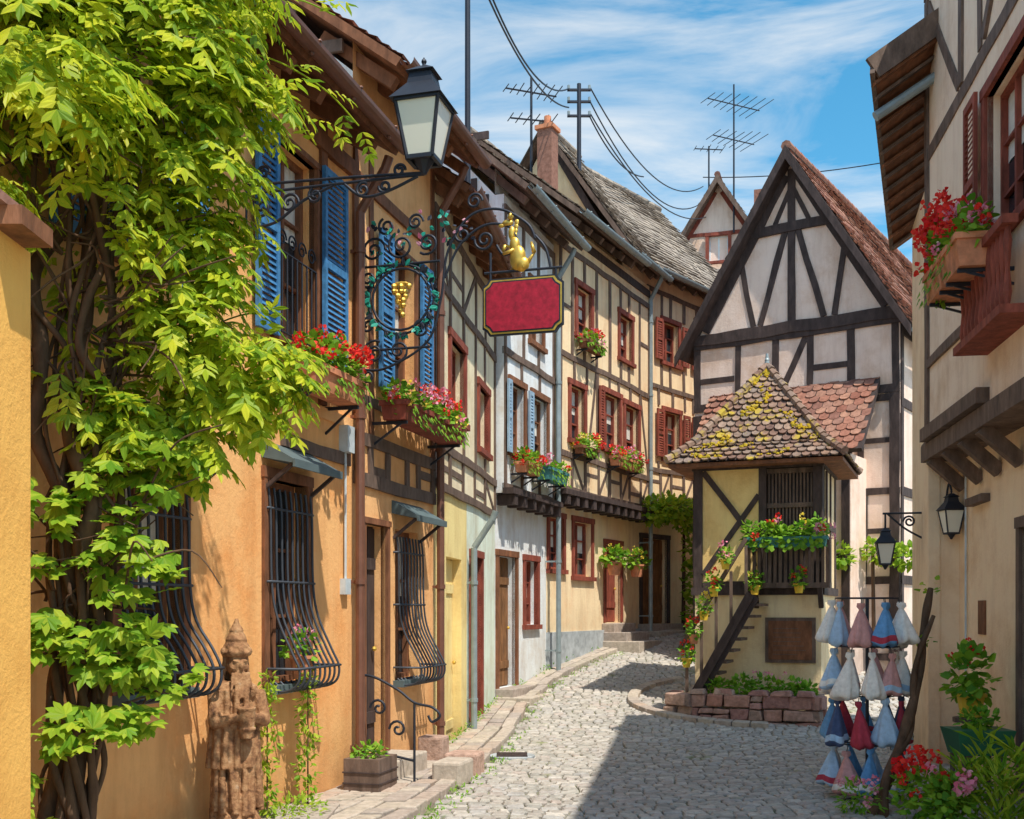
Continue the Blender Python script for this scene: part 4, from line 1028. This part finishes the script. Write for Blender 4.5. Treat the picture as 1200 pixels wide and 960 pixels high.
def steps(name,M,x0,x1,zb,n,rise=.16,tread=.28,y0=0):
    e=empty(name,M); mb=MB()
    for i in range(n): mb.box(x0-.04*(n-i),x1+.04*(n-i),y0-tread*(n-i),y0,zb-.3,zb+rise*(i+1)-.003*i,M_flag)
    mb.build('steps',e,bevel=.015)
steps('stone_steps',MA2,D1[0]-.1,D1[1]+.1,.09,1,.19,.42)
steps('stone_steps',MC,.05,1.05,.25,2,.13,.3); steps('stone_steps',MD,2.7,3.85,.95,3,.18,.28); steps('stone_steps',ME,0,1.4,1.15,2,.15,.3)
e=empty('stone_block',MA2); mb=MB(); mb.box(.3,.75,-1.0,-.7,.0,.26,M_flag);mb.box(.95,1.3,-.95,-.6,.0,.26,M_sand); mb.box(1.5,1.75,-.4,-.1,.05,.36,M_sand); mb.build('blocks',e,bevel=.03)
e=empty('iron_handrail',MA2)
H=[[(.05,-.08,.1),(.05,-.08,1.0)],[(.05,-.62,.1),(.05,-.62,.85)],cm([(.05,-.02,1.12),(.05,-.2,1.1),(.05,-.45,.98),(.05,-.62,.86),(.05,-.8,.82),(.05,-.88,.74),(.05,-.8,.68),(.05,-.76,.74)],6)]
for yv,zv in ((-.25,.8),(-.45,.6)): H.append([(.05,yv+.09*math.cos(t*.5)*(1-t/20),zv+.09*math.sin(t*.5)*(1-t/20)) for t in range(18)])
H.append([(.05,-.08,.4),(.05,-.62,.3)]); tube('railing',H,.013,M_iron,e)
e=empty('wooden_planter',MA2); mb=MB(); mb.box(-.55,-.1,-.5,-.15,.08,.38,M_timber_g)
for z in (.15,.25): mb.box(-.56,-.09,-.51,-.14,z,z+.012,M_timber)
mb.build('tub',e); f=MB(); leafmass(f,(-.32,-.32,.42),(.2,.15,.08),110,.06,M_gleaf); f.build('foliage',e)
e=empty('drain_cover'); mb=MB(); mb.lathe((.0,13.0,.0),[(.27,.01),(.27,.05),(.25,.056)],M_plinth,24)
for i in range(-4,5): mb.box(-.18,.18,13.0+i*.045-.008,13.0+i*.045+.008,.057,.063,M_timber)
mb.build('cover',e)
e=empty('kerb_ring'); mb=MB()
for i in range(20):
    a=math.radians(120+i*7); a2=math.radians(120+i*7+6.5); r0,r1=1.95,2.12; cx,cy=3.95,17.5
    p=[(cx+r0*math.cos(a),cy+r0*math.sin(a)),(cx+r1*math.cos(a),cy+r1*math.sin(a)),(cx+r1*math.cos(a2),cy+r1*math.sin(a2)),(cx+r0*math.cos(a2),cy+r0*math.sin(a2))]
    mb.hexa([(q[0],q[1],-.1) for q in p]+[(q[0],q[1],g(q[1])+.1) for q in p],M_flag)
mb.build('kerb',e,bevel=.01)
e=empty('door_climber',ME); f=MB()
for (x,z,rx,rz,n) in ((-.1,3.9,.5,.3,260),(.6,4.0,.6,.3,300),(1.3,3.9,.45,.4,280),(1.55,3.2,.28,.5,220),(1.6,2.4,.25,.5,200),(1.65,1.7,.22,.35,120)): leafmass(f,(x,-.5,z),(rx,.3,rz),n,.13,M_creeper)
f.cyl((1.6,-.2,1.2),(1.55,-.25,3.8),.05,.03,M_bark); f.build('leaves',e)
e=empty('wall_climber',MF); f=MB()
for x in (1.2,1.7,2.2,2.7,3.2,3.7,4.2): leafmass(f,(x,-1.2 if x<3.4 else -.3,2.75+R(-.08,.1)),(.35,.2,.2),170,.11,M_creeper)
f.cyl((3.6,-.2,.5),(3.6,-.3,2.8),.04,.03,M_bark); f.build('leaves',e)

# ============================================================ BAG RACK
e=empty('fabric_bag_rack',Matrix.Translation((3.25,10.15,0))); mb=MB()
mb.cyl((0,0,.03),(0,0,1.86),.016,.016,M_iron)
for a in range(4): mb.bar((0,0,.05),(.28*math.cos(a*1.57+.4),.28*math.sin(a*1.57+.4),.02),.03,.03,M_iron)
cols=[simple('white_cloth',(.88,.83,.77),.95,sc=25),simple('blue_cloth',(.14,.34,.62),.95,sc=25),simple('crimson_cloth',(.46,.05,.08),.95,sc=25),simple('navy_cloth',(.07,.10,.2),.95,sc=25),simple('rose_cloth',(.66,.34,.32),.95,sc=25),simple('light_blue_cloth',(.42,.58,.76),.95,sc=25)]
seq=[[0,1,0,4,0,5,4,1],[0,4,0,0,5,0,0,4],[3,1,2,1,3,2,5,2],[5,1,0,5,4,1,0,3]]
bg=MB()
def bag(c,m0,m1,l=.34,wd=.1):
    n=26; rot=R(0,6.28); lean=Vector((R(-.05,.05),R(-.05,.05),0)); ys_=R(.62,.85); fa=R(0,3.14); ph=[R(0,6.28) for _ in range(3)]
    rings=[(.03,.0,m0),(.034,.03,m0),(.014,.055,m0),(.03,.085,m0),(.05,.14,m0),(.07,.2,m0),(.086,.25,m0),(.094,.28,m1),(.100,.305,m1),(.103,.33,m0),(.092,.352,m0),(.055,.362,m0)]
    i=len(bg.v)
    for r,z,_ in rings:
        q=z/.36
        for j in range(n):
            t=2*math.pi*j/n
            rr=r*(1+.2*q*math.sin(6*t+ph[0])+.10*q*math.sin(9*t+ph[1]+q*2)+(.12 if z<.06 else 0)*math.sin(5*t))*wd/.1
            x=rr*math.cos(t);y=rr*ys_*math.sin(t)
            X=x*math.cos(fa)-y*math.sin(fa);Y=x*math.sin(fa)+y*math.cos(fa)
            bg.v.append((c[0]+X+lean.x*q,c[1]+Y+lean.y*q,c[2]-z*l/.36-.016*q*math.sin(3*t+ph[2])))
    for q in range(len(rings)-1):
        for j in range(n):
            bg.f.append((i+q*n+j,i+q*n+(j+1)%n,i+(q+1)*n+(j+1)%n,i+(q+1)*n+j));bg.mi.append(bg.mid(rings[q][2]))
    bg.f.append(tuple(i+(len(rings)-1)*n+j for j in range(n)));bg.mi.append(bg.mid(m0))
for t in range(4):
    zt_=1.86-t*.44; Rr=.28
    tp=[(Rr*math.cos(q*.314),Rr*math.sin(q*.314),zt_) for q in range(21)]
    for q in range(20): mb.cyl(tp[q],tp[q+1],.007,.007,M_iron,5,False)
    mb.cyl((-Rr,0,zt_),(Rr,0,zt_),.006,.006,M_iron,5);mb.cyl((0,-Rr,zt_),(0,Rr,zt_),.006,.006,M_iron,5)
    for b_ in range(9):
        a=b_*.698+t*.35+R(-.08,.08); x=(Rr+.03)*math.cos(a);y_=(Rr+.03)*math.sin(a)
        m0=cols[seq[t][b_%8]]; m1=cols[random.choice((0,2,4,5,seq[t][b_%8]))]
        zt2=zt_-.03+R(-.03,.02); bag((x,y_,zt2),m0,m1,R(.36,.42),R(.10,.125))
        mb.cyl((x,y_,zt2-.05),(x*.9,y_*.9,zt_),.004,.004,M_iron,5)
mb.build('stand',e); bg.build('fabric_bags',e,True)

# right foreground plants
e=empty('gnarled_vine_trunk'); P=cm([(3.02,9.35,-.05),(3.2,9.5,.25),(3.42,9.7,.65),(3.62,9.9,1.1),(3.75,10.1,1.6),(3.85,10.2,1.95)],8); P2=cm([(3.12,9.3,-.05),(3.2,9.45,.35),(3.5,9.75,.7),(3.6,9.9,1.25),(3.8,10.0,1.7)],8)
tube('trunk',[P,P2],.055,M_bark,e,radii=lambda li,t:(1-.45*t)*(1 if li==0 else .7)*(1+.15*math.sin(t*30)),res=3)
f=MB(); 
for p in (P[-1],P[30]): leafmass(f,p,(.1,.1,.1),12,.06,M_creeper)
f.build('leaves',e)
e=empty('green_planter_trough'); mb=MB(); mb.hexa([(3.85,9.5,.5),(4.25,9.5,.5),(4.25,9.8,.5),(3.85,9.8,.5),(3.8,9.45,.72),(4.3,9.45,.72),(4.3,9.85,.72),(3.8,9.85,.72)],simple('dark_green_plastic',(.03,.16,.08),.5))
for x,y_ in ((3.88,9.53),(4.2,9.53),(3.88,9.77),(4.2,9.77)): mb.cyl((x,y_,0),(x,y_,.5),.02,.02,M_timber_g,6)
mb.build('trough',e); f=MB(); leafmass(f,(4.05,9.65,.8),(.18,.14,.09),110,.07,M_gleaf,.7); f.build('foliage',e)
flower_pot(Matrix.Identity(4),4.3,10.4,.75,.13,.22,M_yellowpot,M_redfl,n=150,size=.11,hg=.28,bl=6)
e=empty('pot_stand'); mb=MB(); mb.cyl((4.3,10.4,0),(4.3,10.4,.75),.05,.05,M_timber_g); mb.cyl((4.3,10.4,.7),(4.3,10.4,.745),.16,.16,M_timber_g); mb.cyl((4.3,10.4,0),(4.3,10.4,.04),.16,.16,M_timber_g);mb.build('stand',e)
e=empty('leafy_shrub'); f=MB()
for (x,y_,h) in ((3.62,8.8,.5),(3.8,8.9,.72),(3.98,8.7,.66),(3.5,8.95,.36),(3.75,8.5,.55)):
    for i in range(75):
        a=R(0,6.28); t=R(0,1); p=Vector((x+R(-.06,.06),y_+R(-.06,.06),h*t)); f.leaf(p,Vector((math.cos(a),math.sin(a),R(.3,1.8))),Vector((0,0,1)),R(.14,.28),.034,M_creeper)
f.build('leaves',e)
for (x,y_,z_,nb,mm) in ((3.28,8.95,.28,18,M_redfl),(3.42,8.7,.22,9,M_pinkfl)):
    e=empty('geranium_plant'); f=MB(); leafmass(f,(x,y_,z_),(.18,.18,.22),200,.075,M_gleaf); blossoms(f,(x,y_,z_+.08),(.19,.19,.22),nb,mm,.045); f.build('plant',e)
e=empty('geranium_plant'); f=MB(); leafmass(f,(2.95,9.4,.15),(.2,.2,.16),160,.07,M_gleaf,.4);blossoms(f,(2.95,9.4,.18),(.19,.19,.16),6,M_pinkfl,.03); f.build('plant',e)

# ============================================================ ROOF-TOP ANTENNAS & CABLES
def antenna(M,h,els,ang=0,l=.9,name='tv_antenna'):
    e=empty(name,M); mb=MB(); mb.cyl((0,0,0),(0,0,h),.03,.025,M_iron,8)
    for z,w_,n in els:
        a=Vector((math.cos(ang),math.sin(ang),0)); b=Vector((-a.y,a.x,0)); 
        mb.cyl(Vector((0,0,z))-a*w_/2,Vector((0,0,z))+a*w_/2+Vector((0,0,R(-.05,.05))),.018,.018,M_iron,6)
        for i in range(n):
            q=Vector((0,0,z+.02))+a*w_*(i/(n-1)-.5); ln=l*(.5+.5*i/n)*.5; mb.cyl(q-b*ln+Vector((0,0,R(-.03,.03))),q+b*ln,.011,.011,M_iron,5)
    mb.build('mast_and_elements',e)
antenna(Matrix.Translation((.4,23,9.6)),3.2,[(2.9,1.1,8),(2.3,.9,6)],.3,.8)
antenna(Matrix.Translation((6.9,34.5,13.5)),4.6,[(4.0,1.9,8),(2.9,1.5,7)],.4,1.6)
antenna(Matrix.Translation((6.3,35.5,14)),2.6,[(2.5,.9,5)],.1,.7)
antenna(Matrix.Translation((8.2,29,10)),2.6,[(2.5,.7,7)],.5,.5)
e=empty('utility_pole'); mb=MB(); mb.cyl((-.6,15,7.5),(-.6,15,11),.04,.035,M_iron);mb.build('pole',e)
e=empty('utility_pole'); mb=MB(); mb.cyl((1.42,23.5,10.5),(1.42,23.5,12.9),.05,.045,M_iron)
for z in (12.2,12.5,12.75): mb.box(1.17,1.67,23.47,23.53,z,z+.04,M_iron); mb.cyl((1.2,23.5,z),(1.2,23.5,z+.12),.03,.03,M_zinc,6);mb.cyl((1.64,23.5,z),(1.64,23.5,z+.12),.03,.03,M_zinc,6)
mb.build('pole',e)
def cat(a,b,s): a=Vector(a);b=Vector(b); return [a.lerp(b,t/20)-Vector((0,0,s*4*(t/20)*(1-t/20))) for t in range(21)]
C=[cat((-.6,15,10.7),(1.2,23.5,12.4),.5),cat((1.64,23.5,12.85),(6.2,36,15.5),.9),cat((1.64,23.5,12.55),(6.2,36,15.0),1.0),cat((1.64,23.5,12.3),(6.5,36,14.6),.9),cat((1.2,23.5,12.8),(-.6,15,10.9),.7),cat((1.65,23.5,12.2),(3.2,27,12.3),.3)]
C.append(cat((6.2,36,15.8),(13,30,14.5),.3))
tube('power_cable',C,.016,M_iron)

# ============================================================ LIGHT
sd_=Vector((.33,-.45,1)).normalized()
el=math.asin(sd_.z); az=math.atan2(sd_.x,sd_.y)
w_=bpy.data.worlds.new('World'); scene.world=w_; w_.use_nodes=True; nt=w_.node_tree; bg_=nt.nodes['Background']
sky=N(nt,'ShaderNodeTexSky'); sky.sky_type='NISHITA'; sky.sun_disc=False; sky.sun_elevation=el; sky.sun_rotation=az; sky.ozone_density=1.8; sky.air_density=1.0; sky.dust_density=.6
tc=N(nt,'ShaderNodeTexCoord'); mp=N(nt,'ShaderNodeMapping'); mp.inputs['Scale'].default_value=(1.0,2.4,4.2); mp.inputs['Rotation'].default_value=(0,.35,.3)
nt.links.new(tc.outputs['Generated'],mp.inputs['Vector'])
n1=N(nt,'ShaderNodeTexNoise'); n1.inputs['Scale'].default_value=2.6;n1.inputs['Detail'].default_value=8;n1.inputs['Roughness'].default_value=.6;n1.inputs['Distortion'].default_value=.6
nt.links.new(mp.outputs[0],n1.inputs['Vector'])
f_=ramp(nt,n1.outputs['Fac'],[(.43,(0,0,0)),(.70,(.85,.85,.85))])
hs=N(nt,'ShaderNodeHueSaturation'); hs.inputs['Hue'].default_value=.478; hs.inputs['Saturation'].default_value=1.35; hs.inputs['Value'].default_value=1.4; nt.links.new(sky.outputs[0],hs.inputs['Color'])
cmix=mixc(nt,f_,hs.outputs[0],(6.6,6.6,6.5))
nt.links.new(cmix,bg_.inputs['Color']); bg_.inputs['Strength'].default_value=.15
sl_=bpy.data.lights.new('sun','SUN'); sl_.energy=5; sl_.angle=math.radians(.53); sl_.color=(1,.94,.82)
so=bpy.data.objects.new('sun',sl_); scene.collection.objects.link(so); so.rotation_euler=sd_.to_track_quat('Z','Y').to_euler(); so.location=(5,-5,20)
# ============================================================ CAMERA
cam=bpy.data.cameras.new('camera'); co=bpy.data.objects.new('camera',cam); scene.collection.objects.link(co)
co.location=(0,0,1.75); co.rotation_euler=(math.radians(90),0,0); cam.lens=39; cam.sensor_width=36; cam.shift_y=.196; cam.clip_end=1000; cam.clip_start=.05
scene.camera=co
